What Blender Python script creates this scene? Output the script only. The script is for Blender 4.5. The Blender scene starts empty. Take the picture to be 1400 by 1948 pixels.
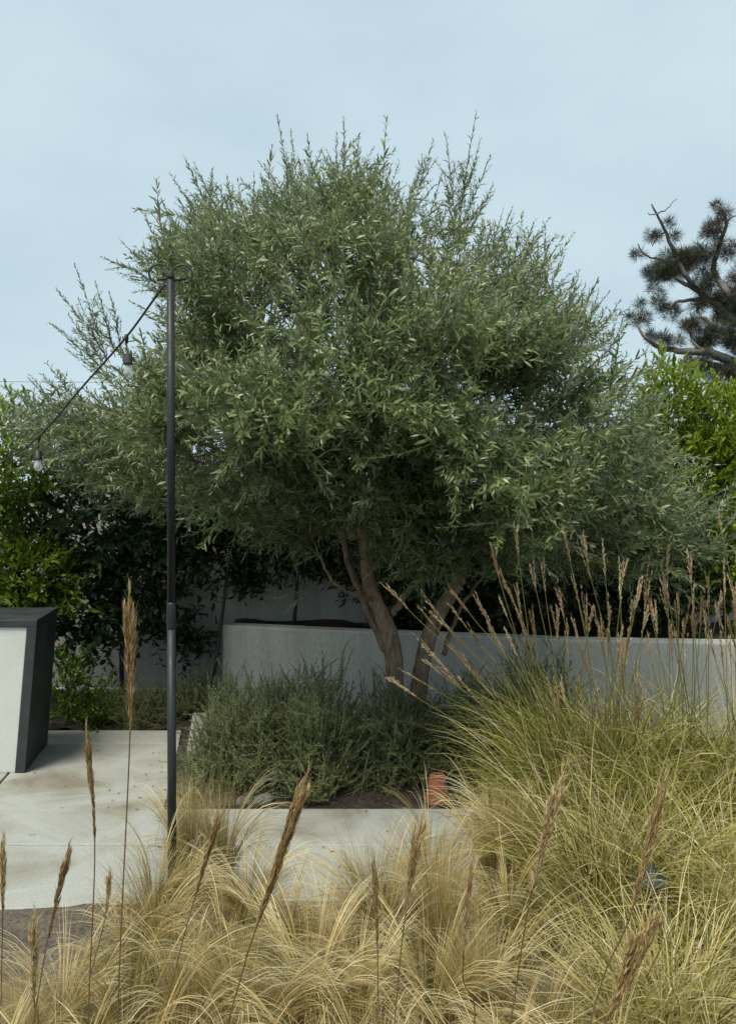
import bpy, math
import numpy as np
from mathutils import Matrix, Vector

rng = np.random.default_rng(11)
scene = bpy.context.scene
COL = scene.collection
F, H0, EYE = 1550.0, 974.0, 1.6            # focal length (photo pixels), horizon row, eye height

# ------------------------------------------------------------------ camera
cam_data = bpy.data.cameras.new('camera')
cam_data.sensor_fit = 'VERTICAL'
cam_data.sensor_height = 36.0
cam_data.lens = 36.0 * F / 1948.0
cam_data.clip_start, cam_data.clip_end = 0.05, 2000.0
cam = bpy.data.objects.new('camera', cam_data)
cam.location = (0, 0, EYE)
cam.rotation_euler = (math.radians(90), 0, 0)
COL.objects.link(cam)
scene.camera = cam

# ------------------------------------------------------------------ sky (high even overcast) and sun
SUN_EL, SUN_AZ = math.radians(60), math.radians(215)     # azimuth clockwise from +Y: behind the camera, to the left
world = bpy.data.worlds.new('World')
scene.world = world
world.use_nodes = True
nt = world.node_tree
for n in list(nt.nodes):
    nt.nodes.remove(n)
out = nt.nodes.new('ShaderNodeOutputWorld')
bg = nt.nodes.new('ShaderNodeBackground')
sky = nt.nodes.new('ShaderNodeTexSky')
sky.sky_type = 'NISHITA'
sky.sun_disc = False
sky.sun_elevation = SUN_EL
sky.sun_rotation = SUN_AZ
sky.dust_density = 3.0
scl = nt.nodes.new('ShaderNodeVectorMath'); scl.operation = 'SCALE'; scl.inputs[3].default_value = 0.03
nt.links.new(sky.outputs[0], scl.inputs[0])
tc = nt.nodes.new('ShaderNodeTexCoord')
mp = nt.nodes.new('ShaderNodeMapping'); mp.inputs['Scale'].default_value = (1.0, 1.0, 2.2)
nt.links.new(tc.outputs['Generated'], mp.inputs['Vector'])
no = nt.nodes.new('ShaderNodeTexNoise'); no.inputs['Scale'].default_value = 2.6; no.inputs['Detail'].default_value = 5; no.inputs['Roughness'].default_value = 0.5
nt.links.new(mp.outputs[0], no.inputs['Vector'])
rp = nt.nodes.new('ShaderNodeValToRGB')
rp.color_ramp.elements[0].position = 0.35; rp.color_ramp.elements[0].color = (0.196, 0.252, 0.286, 1)
rp.color_ramp.elements[1].position = 0.68; rp.color_ramp.elements[1].color = (0.236, 0.293, 0.312, 1)
nt.links.new(no.outputs[0], rp.inputs[0])
mx = nt.nodes.new('ShaderNodeMix'); mx.data_type = 'RGBA'; mx.inputs[0].default_value = 0.88
nt.links.new(scl.outputs[0], mx.inputs[6]); nt.links.new(rp.outputs[0], mx.inputs[7])
nt.links.new(mx.outputs[2], bg.inputs['Color'])
bg.inputs['Strength'].default_value = 1.0
nt.links.new(bg.outputs[0], out.inputs['Surface'])

sun_data = bpy.data.lights.new('sun', 'SUN')
sun_data.energy = 1.5
sun_data.angle = math.radians(28)
sun_data.color = (1.0, 0.92, 0.76)
sun = bpy.data.objects.new('sun', sun_data)
sd = Vector((math.sin(SUN_AZ) * math.cos(SUN_EL), math.cos(SUN_AZ) * math.cos(SUN_EL), math.sin(SUN_EL)))
sun.rotation_euler = sd.to_track_quat('Z', 'Y').to_euler()
COL.objects.link(sun)

scene.view_settings.view_transform = 'Standard'
scene.view_settings.look = 'None'
scene.view_settings.exposure = 1.55
scene.view_settings.gamma = 1.0
scene.render.engine = 'CYCLES'
scene.cycles.use_denoising = True
scene.cycles.max_bounces = 8
scene.cycles.diffuse_bounces = 3
scene.cycles.glossy_bounces = 3
scene.cycles.transmission_bounces = 6
scene.cycles.caustics_reflective = False
scene.cycles.caustics_refractive = False

# ------------------------------------------------------------------ placing helpers
def W(px, py, Y):
    """world point seen at a photo pixel at distance Y"""
    return np.array([(px - 700) / F * Y, Y, EYE - (py - H0) / F * Y])
def G(px, py, z=0.0):
    """world point on the level z seen at a photo pixel"""
    return W(px, py, (EYE - z) * F / (py - H0))
def unit(v):
    return v / np.maximum(np.linalg.norm(v, axis=-1, keepdims=True), 1e-9)
def U(a, b, n=None):
    return rng.uniform(a, b, n)

# ------------------------------------------------------------------ mesh helpers
class Geo:
    def __init__(self):
        self.V, self.T, self.Q, self.t, self.n = [], [], [], [], 0
    def add(self, V, T=None, Q=None, tint=0.5):
        V = np.asarray(V, float).reshape(-1, 3)
        if T is not None and len(T): self.T.append(np.asarray(T, int).reshape(-1, 3) + self.n)
        if Q is not None and len(Q): self.Q.append(np.asarray(Q, int).reshape(-1, 4) + self.n)
        self.V.append(V)
        self.t.append(np.broadcast_to(np.asarray(tint, float).reshape(-1) if np.ndim(tint) else np.array([tint]), (len(V),)) if np.size(tint) in (1, len(V)) else np.repeat(np.asarray(tint), len(V) // np.size(tint)))
        self.n += len(V)
        return self
    def arrays(self):
        V = np.concatenate(self.V)
        T = np.concatenate(self.T) if self.T else np.zeros((0, 3), int)
        Q = np.concatenate(self.Q) if self.Q else np.zeros((0, 4), int)
        return V, T, Q, np.concatenate(self.t)
    def mesh(self, name, mat, origin=None, smooth=True):
        V, T, Q, t = self.arrays()
        if origin is not None: V = V - np.asarray(origin)
        me = bpy.data.meshes.new(name)
        me.vertices.add(len(V)); me.vertices.foreach_set('co', V.astype(np.float32).ravel())
        nl = T.size + Q.size
        me.loops.add(nl); me.loops.foreach_set('vertex_index', np.concatenate([T.ravel(), Q.ravel()]).astype(np.int32))
        npoly = len(T) + len(Q)
        me.polygons.add(npoly)
        st = np.concatenate([np.arange(len(T)) * 3, T.size + np.arange(len(Q)) * 4]).astype(np.int32)
        me.polygons.foreach_set('loop_start', st)
        me.polygons.foreach_set('use_smooth', np.full(npoly, smooth))
        a = me.attributes.new('tint', 'FLOAT', 'POINT'); a.data.foreach_set('value', t.astype(np.float32))
        me.update(calc_edges=True)
        me.materials.append(mat)
        return me

def link(name, data, parent=None, loc=(0, 0, 0), kind=None):
    o = bpy.data.objects.new(name, data)
    o.location = tuple(float(c) for c in loc)
    COL.objects.link(o)
    if parent is not None: o.parent = parent
    if kind: o['kind'] = kind
    return o
def thing(name, label, cat, loc, group=None):
    o = link(name, None, loc=loc)
    o.empty_display_size = 0.1
    return tag(o, label, cat, group)
def tag(o, label, cat, group=None):
    o['label'] = label; o['category'] = cat; o['kind'] = 'thing'
    if group: o['group'] = group
    return o
def part(name, geo, mat, parent, origin=None, smooth=True, kind=None):
    if origin is None: origin = np.array(parent.location)
    return link(name, geo.mesh(name, mat, origin, smooth), parent, kind=kind)

def leaves(B, D, N, L, Wd, bend=0.15, fold=0.25):
    n = len(B); D = unit(D); S = unit(np.cross(D, N)); N = np.cross(S, D)
    L = np.broadcast_to(L, (n,))[:, None]; w = np.broadcast_to(Wd, (n,))[:, None]; b = np.broadcast_to(bend, (n,))[:, None]
    def row(t, k):
        c = B + D * L * t - N * (b * L * t * t)
        return c + N * w * k * fold - S * w * k * .5, c + N * w * k * fold + S * w * k * .5
    l1, r1 = row(.3, .92); l2, r2 = row(.68, .85)
    tip = B + D * L - N * (b * L)
    V = np.stack([B, l1, r1, l2, r2, tip], 1).reshape(-1, 3)
    o = np.arange(n)[:, None] * 6
    T = np.concatenate([o + [0, 2, 1], o + [3, 4, 5]]); Q = o + [1, 2, 4, 3]
    return V, T, Q
def slivers(B, D, N, L, Wd, bend=0.1):
    n = len(B); D = unit(D); S = unit(np.cross(D, N)); N = np.cross(S, D)
    L = np.broadcast_to(L, (n,))[:, None]; w = np.broadcast_to(Wd, (n,))[:, None]
    c = B + D * L * .45
    V = np.stack([B, c - S * w * .5, c + S * w * .5, B + D * L - N * bend * L], 1).reshape(-1, 3)
    o = np.arange(n)[:, None] * 4
    return V, np.concatenate([o + [0, 2, 1], o + [1, 2, 3]]), None
def ribbons(P, Wd, side):
    """P (n,s,3) centre lines, Wd (n,s) widths, side (n,s,3) or (n,3)"""
    n, s, _ = P.shape
    if side.ndim == 2: side = np.repeat(side[:, None], s, 1)
    a = P - side * Wd[..., None] * .5; b = P + side * Wd[..., None] * .5
    V = np.stack([a, b], 2).reshape(-1, 3)
    i = (np.arange(n)[:, None] * s + np.arange(s - 1)[None]) .reshape(-1, 1) * 2
    return V, None, i + [0, 1, 3, 2]
def tube(P, R, k=6, cap=True):
    P = np.asarray(P, float); R = np.broadcast_to(np.asarray(R, float), (len(P),)); s = len(P)
    T = unit(np.gradient(P, axis=0))
    ref = np.array([0.31, 0.87, 0.38]) if abs(T[:, 2]).mean() > .6 else np.array([0.1, 0.05, 1.0])
    A = unit(np.cross(T, ref)); B = np.cross(T, A)
    an = np.arange(k) / k * 2 * np.pi
    V = (P[:, None] + R[:, None, None] * (A[:, None] * np.cos(an)[None, :, None] + B[:, None] * np.sin(an)[None, :, None])).reshape(-1, 3)
    i = np.arange(s - 1)[:, None] * k; j = np.arange(k)[None]; j2 = (j + 1) % k
    Q = np.stack([i + j, i + j2, i + k + j2, i + k + j], -1).reshape(-1, 4)
    Tr = None
    if cap:
        V = np.concatenate([V, P[:1], P[-1:]]); c0, c1 = s * k, s * k + 1; jj = np.arange(k); kk = (jj + 1) % k
        Tr = np.concatenate([np.stack([np.full(k, c0), kk, jj], -1), np.stack([np.full(k, c1), (s - 1) * k + jj, (s - 1) * k + kk], -1)])
    return V, Tr, Q
def smooth_line(P, m=6):
    """Catmull-Rom through control rows (any number of columns)"""
    P = np.asarray(P, float); E = np.vstack([2 * P[0] - P[1], P, 2 * P[-1] - P[-2]]); o = []
    for i in range(1, len(E) - 2):
        t = np.linspace(0, 1, m, endpoint=False)[:, None]
        a, b, c, d = E[i - 1], E[i], E[i + 1], E[i + 2]
        o.append(.5 * (2 * b + (c - a) * t + (2 * a - 5 * b + 4 * c - d) * t ** 2 + (3 * b - a - 3 * c + d) * t ** 3))
    o.append(P[-1:]); return np.vstack(o)
def lathe(prof, k=20, c=(0, 0, 0)):
    prof = np.asarray(prof, float); an = np.arange(k) / k * 2 * np.pi; s = len(prof)
    V = np.stack([prof[:, None, 0] * np.cos(an), prof[:, None, 0] * np.sin(an), np.repeat(prof[:, 1:2], k, 1)], -1).reshape(-1, 3) + np.asarray(c)
    i = np.arange(s - 1)[:, None] * k; j = np.arange(k)[None]; j2 = (j + 1) % k
    return V, None, np.stack([i + j, i + j2, i + k + j2, i + k + j], -1).reshape(-1, 4)
def hexa(c8):
    """8 corners: bottom 4 counter-clockwise seen from above, then top 4"""
    return np.asarray(c8, float), None, np.array([[3, 2, 1, 0], [4, 5, 6, 7], [0, 1, 5, 4], [1, 2, 6, 5], [2, 3, 7, 6], [3, 0, 4, 7]])
def box(x0, x1, y0, y1, z0, z1):
    return hexa([(x0, y0, z0), (x1, y0, z0), (x1, y1, z0), (x0, y1, z0), (x0, y0, z1), (x1, y0, z1), (x1, y1, z1), (x0, y1, z1)])
def bevel(o, w=0.006, seg=2):
    m = o.modifiers.new('bevel', 'BEVEL'); m.width = w; m.segments = seg; m.limit_method = 'ANGLE'; return o
def frames(D):
    """rotation matrices (n,3,3) whose z column is D, random roll"""
    D = unit(D); r = unit(rng.normal(size=D.shape)); X = unit(np.cross(r, D)); Y = np.cross(D, X)
    return np.stack([X, Y, D], -1)
def scatter(geo, pre, idx, P, R, s, dt):
    for k in range(len(pre)):
        m = np.where(idx == k)[0]
        if not len(m): continue
        V, T, Q, t = pre[k]; nv = len(V)
        VV = np.einsum('nij,vj->nvi', R[m], V) * s[m][:, None, None] + P[m][:, None]
        o = np.arange(len(m))[:, None, None] * nv
        geo.add(VV.reshape(-1, 3), (T[None] + o).reshape(-1, 3) if len(T) else None, (Q[None] + o).reshape(-1, 4) if len(Q) else None, (t[None] + dt[m][:, None]).ravel())

# ------------------------------------------------------------------ materials
def new_mat(name):
    m = bpy.data.materials.new(name); m.use_nodes = True
    return m, m.node_tree, m.node_tree.nodes['Principled BSDF']
def nd(t, typ, **kw):
    n = t.nodes.new(typ)
    for k, v in kw.items(): setattr(n, k, v)
    return n
def ramp(t, stops):
    r = nd(t, 'ShaderNodeValToRGB'); e = r.color_ramp.elements
    while len(e) < len(stops): e.new(0.5)
    for i, (p, c) in enumerate(stops): e[i].position = p; e[i].color = (*c, 1)
    return r
def plant_mat(name, stops, rough=0.5, trans=0.25, back=None, spec=0.4, tgain=1.25):
    m, t, b = new_mat(name)
    a = nd(t, 'ShaderNodeAttribute', attribute_name='tint')
    r = ramp(t, stops); t.links.new(a.outputs['Fac'], r.inputs[0])
    col = r.outputs[0]
    if back is not None:
        g = nd(t, 'ShaderNodeNewGeometry'); x = nd(t, 'ShaderNodeMix', data_type='RGBA')
        t.links.new(g.outputs['Backfacing'], x.inputs[0]); t.links.new(col, x.inputs[6]); x.inputs[7].default_value = (*back, 1); col = x.outputs[2]
    t.links.new(col, b.inputs['Base Color'])
    b.inputs['Roughness'].default_value = rough
    b.inputs['Specular IOR Level'].default_value = spec
    if trans > 0:
        tr = nd(t, 'ShaderNodeBsdfTranslucent'); g2 = nd(t, 'ShaderNodeVectorMath', operation='SCALE'); g2.inputs[3].default_value = tgain
        t.links.new(col, g2.inputs[0]); t.links.new(g2.outputs[0], tr.inputs[0])
        ms = nd(t, 'ShaderNodeMixShader'); ms.inputs[0].default_value = trans
        t.links.new(b.outputs[0], ms.inputs[1]); t.links.new(tr.outputs[0], ms.inputs[2])
        t.links.new(ms.outputs[0], t.nodes['Material Output'].inputs[0])
    return m
def mineral_mat(name, stops, scale=1.2, rough=0.8, bump=0.15, fine=60, speck=0.06, stretch=(1, 1, 1), detail=8, streak=0.0):
    """two octaves of mottling, fine speckle and a fine bump"""
    m, t, b = new_mat(name)
    tcn = nd(t, 'ShaderNodeTexCoord'); mpn = nd(t, 'ShaderNodeMapping'); mpn.inputs['Scale'].default_value = stretch
    t.links.new(tcn.outputs['Object'], mpn.inputs[0])
    n1 = nd(t, 'ShaderNodeTexNoise'); n1.inputs['Scale'].default_value = scale; n1.inputs['Detail'].default_value = detail; n1.inputs['Roughness'].default_value = .62
    n1.inputs['Distortion'].default_value = .6
    t.links.new(mpn.outputs[0], n1.inputs['Vector'])
    r = ramp(t, stops); t.links.new(n1.outputs[0], r.inputs[0])
    n2 = nd(t, 'ShaderNodeTexNoise'); n2.inputs['Scale'].default_value = fine; n2.inputs['Detail'].default_value = 4
    t.links.new(mpn.outputs[0], n2.inputs['Vector'])
    r2 = ramp(t, [(.3, (1 - speck * 3,) * 3), (.7, (1 + speck,) * 3)]); t.links.new(n2.outputs[0], r2.inputs[0])
    x = nd(t, 'ShaderNodeMix', data_type='RGBA', blend_type='MULTIPLY'); x.inputs[0].default_value = 1
    t.links.new(r.outputs[0], x.inputs[6]); t.links.new(r2.outputs[0], x.inputs[7])
    if streak:                                     # water marks running down
        m3 = nd(t, 'ShaderNodeMapping'); m3.inputs['Scale'].default_value = (9, 9, .35); t.links.new(tcn.outputs['Object'], m3.inputs[0])
        n3 = nd(t, 'ShaderNodeTexNoise'); n3.inputs['Scale'].default_value = 1.0; n3.inputs['Detail'].default_value = 6; n3.inputs['Roughness'].default_value = .7
        t.links.new(m3.outputs[0], n3.inputs['Vector']); r3 = ramp(t, [(.36, (1 - streak,) * 3), (.56, (1,) * 3)]); t.links.new(n3.outputs[0], r3.inputs[0])
        x3 = nd(t, 'ShaderNodeMix', data_type='RGBA', blend_type='MULTIPLY'); x3.inputs[0].default_value = 1
        t.links.new(x.outputs[2], x3.inputs[6]); t.links.new(r3.outputs[0], x3.inputs[7]); x = x3
    t.links.new(x.outputs[2], b.inputs['Base Color'])
    b.inputs['Roughness'].default_value = rough
    bp = nd(t, 'ShaderNodeBump'); bp.inputs['Strength'].default_value = bump; bp.inputs['Distance'].default_value = .01
    ad = nd(t, 'ShaderNodeMath', operation='ADD'); t.links.new(n1.outputs[0], ad.inputs[0]); t.links.new(n2.outputs[0], ad.inputs[1])
    t.links.new(ad.outputs[0], bp.inputs['Height']); t.links.new(bp.outputs[0], b.inputs['Normal'])
    return m

M = {}
M['patio'] = mineral_mat('patio_concrete', [(.30, (.20, .185, .145)), (.43, (.295, .30, .27)), (.55, (.36, .38, .365)), (.66, (.335, .35, .33)), (.78, (.24, .24, .21))], 1.9, .72, .12, 90, .06)
M['kerb'] = mineral_mat('kerb_concrete', [(.3, (.27, .27, .24)), (.7, (.40, .41, .385))], 4, .85, .3, 80, .08)
M['wall'] = mineral_mat('wall_plaster', [(.3, (.35, .345, .315)), (.5, (.46, .455, .42)), (.72, (.52, .515, .475))], 1.6, .85, .14, 70, .04, (1, 1, .55), streak=.2)
M['retwall'] = mineral_mat('retaining_plaster', [(.28, (.42, .415, .36)), (.45, (.54, .53, .475)), (.6, (.585, .575, .52)), (.76, (.49, .48, .425))], 2.6, .82, .2, 80, .06, (1, 1, .30), streak=.12)
M['soil'] = mineral_mat('soil', [(.3, (.025, .019, .014)), (.55, (.05, .038, .028)), (.75, (.09, .07, .052))], 9, .95, .9, 60, .3)
M['ground'] = mineral_mat('garden_ground', [(.3, (.075, .062, .048)), (.55, (.12, .103, .082)), (.75, (.17, .15, .12))], 5, .95, .8, 70, .2)
M['panel'] = mineral_mat('counter_panel', [(.3, (.52, .54, .52)), (.7, (.60, .62, .60))], 2.0, .6, .06, 90, .03)
M['stone'] = mineral_mat('garden_stone', [(.3, (.06, .063, .052)), (.7, (.14, .145, .125))], 12, .9, .6, 60, .15)
M['terracotta'] = mineral_mat('terracotta', [(.3, (.20, .068, .034)), (.7, (.30, .105, .052))], 9, .85, .2, 90, .1)
M['bark'] = mineral_mat('olive_bark', [(.3, (.15, .102, .066)), (.5, (.27, .19, .13)), (.78, (.39, .30, .22))], 12, .9, .9, 60, .16, (1, 1, .3))
M['pinebark'] = mineral_mat('pine_bark', [(.3, (.12, .11, .10)), (.7, (.28, .265, .25))], 6, .9, .8, 60, .15)
M['darkstem'] = mineral_mat('dark_stem', [(.3, (.02, .018, .015)), (.7, (.05, .042, .033))], 10, .8, .5, 60, .1)
def plain(name, c, rough=.5, metal=0.0, **kw):
    m, t, b = new_mat(name); b.inputs['Base Color'].default_value = (*c, 1); b.inputs['Roughness'].default_value = rough; b.inputs['Metallic'].default_value = metal
    for k, v in kw.items(): b.inputs[k].default_value = v
    return m
def coated(name, c1, c2, rough=.42, scale=14):
    m, t, b = new_mat(name)
    tcn = nd(t, 'ShaderNodeTexCoord'); n1 = nd(t, 'ShaderNodeTexNoise'); n1.inputs['Scale'].default_value = scale; n1.inputs['Detail'].default_value = 6
    t.links.new(tcn.outputs['Object'], n1.inputs['Vector'])
    r = ramp(t, [(.35, c1), (.7, c2)]); t.links.new(n1.outputs[0], r.inputs[0]); t.links.new(r.outputs[0], b.inputs['Base Color'])
    r2 = ramp(t, [(.3, (rough - .1,) * 3), (.7, (rough + .15,) * 3)]); t.links.new(n1.outputs[0], r2.inputs[0]); t.links.new(r2.outputs[0], b.inputs['Roughness'])
    return m
M['black'] = coated('black_steel', (.007, .009, .012), (.014, .017, .021), .52)
M['counter'] = coated('counter_black', (.020, .025, .028), (.034, .040, .043), .48, 6)
M['cable'] = coated('cable_rubber', (.008, .008, .008), (.02, .02, .02), .6)
M['glass'] = plain('bulb_glass', (.88, .91, .90), .12, 0, **{'Transmission Weight': .62, 'IOR': 1.45})
M['filament'] = plain('filament', (.75, .72, .62), .4)
M['lampmetal'] = coated('verdigris_metal', (.012, .020, .020), (.030, .042, .042), .7, 20)
M['pipe'] = plain('white_pipe', (.72, .74, .74), .4)
M['olive'] = plant_mat('olive_leaf', [(0, (.040, .064, .021)), (.4, (.098, .142, .046)), (.7, (.190, .240, .094)), (1, (.340, .370, .170))], .36, .22, back=(.225, .260, .165), spec=.5)
M['olivetwig'] = plant_mat('olive_twig', [(0, (.12, .105, .075)), (1, (.22, .20, .14))], .8, 0)
M['hedge'] = plant_mat('hedge_leaf', [(0, (.009, .020, .007)), (.5, (.022, .045, .014)), (1, (.055, .090, .026))], .42, .12, spec=.35)
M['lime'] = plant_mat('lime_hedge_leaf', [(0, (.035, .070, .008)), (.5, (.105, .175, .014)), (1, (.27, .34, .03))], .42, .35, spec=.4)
M['rosemary'] = plant_mat('rosemary_leaf', [(0, (.070, .092, .032)), (.5, (.180, .212, .080)), (1, (.300, .325, .170))], .5, .2, back=(.15, .17, .11))
M['rosetwig'] = plant_mat('rosemary_twig', [(0, (.07, .05, .035)), (1, (.25, .21, .15))], .85, 0)
M['pine'] = plant_mat('pine_needle', [(0, (.022, .030, .018)), (1, (.085, .100, .058))], .5, .1)
M['pinedead'] = plant_mat('dead_pine_needle', [(0, (.045, .030, .024)), (1, (.13, .085, .062))], .7, .1)
M['feather'] = plant_mat('feather_grass', [(0, (.045, .052, .010)), (.3, (.16, .135, .032)), (.6, (.41, .315, .115)), (.85, (.66, .54, .285)), (1, (.84, .76, .52))], .5, .35)
M['tall'] = plant_mat('tall_grass', [(0, (.075, .045, .020)), (.3, (.125, .150, .018)), (.6, (.275, .285, .045)), (.85, (.55, .46, .18)), (1, (.74, .65, .39))], .5, .3)
M['plume'] = plant_mat('grass_plume', [(0, (.13, .14, .03)), (.35, (.28, .25, .085)), (.6, (.30, .19, .10)), (.85, (.46, .33, .20)), (1, (.64, .53, .36))], .6, .3)
M['reed'] = plant_mat('reed_seed_head', [(0, (.095, .055, .018)), (.4, (.26, .162, .055)), (.75, (.43, .30, .13)), (1, (.62, .52, .31))], .6, .25)
M['reedstem'] = plant_mat('reed_stem', [(0, (.16, .13, .05)), (1, (.13, .065, .03))], .5, .1)

# ------------------------------------------------------------------ ground, patio, beds
g = Geo(); g.add([(-300, -100, -.03), (300, -100, -.03), (300, 600, -.03), (-300, 600, -.03)], None, [[0, 1, 2, 3]])
o = link('ground', g.mesh('ground', M['ground']), kind='structure')

Y_FRONT, Y_J1, Y_BED, Y_J2, Y_BACK = 3.32, G(0, 1607)[1], G(0, 1538)[1], G(0, 1414)[1], G(0, 1389)[1]
patio = link('patio', None, kind='structure')
def slab(pts, z0=-.10, z1=0.0, gap=.007, mat='patio', name='slab'):
    c = np.mean(pts, 0); q = [np.array(p) + (c - p) / np.linalg.norm(c - p) * gap * 1.4 for p in map(np.array, pts)]
    gg = Geo(); gg.add(*hexa([(*p, z0) for p in q] + [(*p, z1) for p in q]))
    return bevel(link(name, gg.mesh(name, M[mat], smooth=False), patio), .004, 1)
A = G(10, 1479)                                          # depth joint below the counter, running away to the left
ax = lambda y, px0=445: A[0] + (px0 - 700) / F * (y - A[1])
kx = lambda y: -1.09 - .165 * (y - 4.37)                  # left edge of the planting bed
xl, xr = -6.0, 4.2
front = lambda x: 3.30 + .05 * math.sin(x * 1.3) + (.09 * (x + 1.6) if x < -1 else 0.03)
slab([(xl, 3.0), (ax(3.0), 3.05), (ax(Y_J1), Y_J1), (xl, Y_J1)])
slab([(ax(3.05), 3.24), (-.62, 3.36), (-.62, Y_J1), (ax(Y_J1), Y_J1)])
slab([(-.62, 3.36), (1.6, 3.36), (1.6, Y_J1), (-.62, Y_J1)])
slab([(1.6, 3.36), (xr, 3.36), (xr, Y_J1), (1.6, Y_J1)])
slab([(xl, Y_J1), (ax(Y_J1), Y_J1), (ax(Y_J2), Y_J2), (xl, Y_J2)])
slab([(ax(Y_J1), Y_J1), (-1.02, Y_J1), (kx(Y_BED), Y_BED), (kx(Y_J2) - .03, Y_J2), (ax(Y_J2), Y_J2)][:0] or [(ax(Y_J1), Y_J1), (kx(Y_J1), Y_J1), (kx(Y_J2), Y_J2), (ax(Y_J2), Y_J2)])
slab([(kx(Y_J1) - .016, Y_J1), (1.6, Y_J1), (1.6, Y_BED), (kx(Y_BED) - .016, Y_BED)])
slab([(1.6, Y_J1), (xr, Y_J1), (xr, Y_BED), (1.6, Y_BED)])
slab([(xl, Y_J2), (ax(Y_J2), Y_J2), (ax(Y_BACK), Y_BACK), (xl, Y_BACK)], mat='kerb')
slab([(ax(Y_J2), Y_J2), (kx(Y_J2), Y_J2), (kx(Y_BACK), Y_BACK), (ax(Y_BACK), Y_BACK)], mat='kerb')

def bumpy_sheet(x0, x1, y0, y1, z, amp, step=.05, skew=None):
    nx, ny = int((x1 - x0) / step) + 1, int((y1 - y0) / step) + 1
    xs, ys = np.meshgrid(np.linspace(x0, x1, nx), np.linspace(y0, y1, ny))
    if skew is not None: xs = xs + (xs.max() - xs) / (xs.max() - xs.min()) * skew(ys)
    zz = z + amp * (np.sin(xs * 7.3 + ys * 3) * .4 + np.sin(ys * 11 - xs * 4) * .3) + rng.normal(0, amp * .5, xs.shape)
    V = np.stack([xs, ys, zz], -1).reshape(-1, 3)
    i = np.arange(ny - 1)[:, None] * nx + np.arange(nx - 1)[None]
    return V, None, np.stack([i, i + 1, i + nx + 1, i + nx], -1).reshape(-1, 4)
g = Geo(); g.add(*bumpy_sheet(-1.09, xr, Y_BED + .006, 7.3, .0, .018, .05, lambda y: -.165 * (y - 4.37)))
link('planting_bed', g.mesh('planting_bed', M['soil']), kind='structure')
g = Geo(); g.add(*bumpy_sheet(xl, -1.2, Y_BACK + .006, 7.3, .0, .018, .05, lambda y: 0 * y))
link('border_bed', g.mesh('border_bed', M['soil']), kind='structure')
g = Geo(); g.add(*bumpy_sheet(-5, 5, 1.2, 3.3, .0, .012, .06))
link('front_bed', g.mesh('front_bed', M['ground']), kind='structure')

# kerb at the corner of the planting bed
g = Geo()
def kq(px, py): p = G(px, py, .10); return p[0], p[1]
a, b, c, d = kq(356, 1424), kq(398, 1424), kq(394, 1355), kq(367, 1355)
g.add(*hexa([(*p, -.05) for p in (a, b, c, d)] + [(*p, .10) for p in (a, b, c, d)]))
o = bevel(link('bed_kerb', g.mesh('bed_kerb', M['kerb'], smooth=False)), .012, 2)
tag(o, 'short raised concrete kerb at the back left corner of the shrub bed', 'kerb')

# ------------------------------------------------------------------ walls
def wall_run(name, pts, thick, z0, z1s, mat, label, cat):
    pts = [np.array(p, float) for p in pts]; n = len(pts)
    tang = [unit(pts[min(i + 1, n - 1)] - pts[max(i - 1, 0)]) for i in range(n)]
    nrm = [np.array([-t[1], t[0]]) for t in tang]
    V = []
    for i, p in enumerate(pts):
        q = p + nrm[i] * thick
        V += [(*p, z0), (*q, z0), (*q, z1s[i]), (*p, z1s[i])]
    Q = [[0, 3, 2, 1]]
    for i in range(n - 1):
        k = i * 4
        for j in range(4): Q.append([k + j, k + (j + 1) % 4, k + 4 + (j + 1) % 4, k + 4 + j])
    k = (n - 1) * 4; Q.append([k, k + 1, k + 2, k + 3])
    gg = Geo(); gg.add(np.array(V), None, np.array(Q))
    o = link(name, gg.mesh(name, M[mat], smooth=False)); bevel(o, .02, 3)
    return tag(o, label, cat)
GW = lambda x: 7.18 - .03 * x
wall_run('garden_wall', [(-6, GW(-6)), (0, GW(0)), (6, GW(6))], .2, -.1, [1.86, 1.86, 1.86], 'wall', 'tall shaded rendered garden wall behind the dark leafy shrubs', 'wall')
RW = [(-1.185, 6.62), (-.3, 6.33), (.55, 6.1), (1.17, 5.93), (1.42, 5.86), (2.0, 5.78), (3.6, 5.62)]
wall_run('retaining_wall', RW, .16, -.1, [.685] * 7, 'retwall', 'low pale plastered retaining wall running behind the olive trunks', 'wall')
# soil held up by the retaining wall
rx = np.array(RW); g = Geo(); xs = np.linspace(-1.17, 4, 60); ys = np.linspace(0, 1, 16)
yf = np.interp(xs, rx[:, 0], rx[:, 1]) + .10
P = np.stack([np.repeat(xs[:, None], 16, 1), yf[:, None] + (7.19 - yf[:, None]) * ys[None], .58 + .02 * np.sin(xs[:, None] * 9 + ys * 5) + rng.normal(0, .008, (60, 16)) + .06 * ys[None]], -1).reshape(-1, 3)
i = np.arange(59)[:, None] * 16 + np.arange(15)[None]
g.add(P, None, np.stack([i, i + 16, i + 17, i + 1], -1).reshape(-1, 4))
link('raised_bed', g.mesh('raised_bed', M['soil']), kind='structure')
# footing ledge and white pipe along the foot of the garden wall
p = Geo(); p.add(*tube([(-4, GW(-4) - .10, .045), (-2.4, GW(-2.4) - .10, .045), (-1.3, GW(-1.3) - .10, .045)], .016, 10))
tag(link('irrigation_pipe', p.mesh('irrigation_pipe', M['pipe'])), 'thin white pipe lying along the foot of the garden wall', 'pipe')

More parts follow.
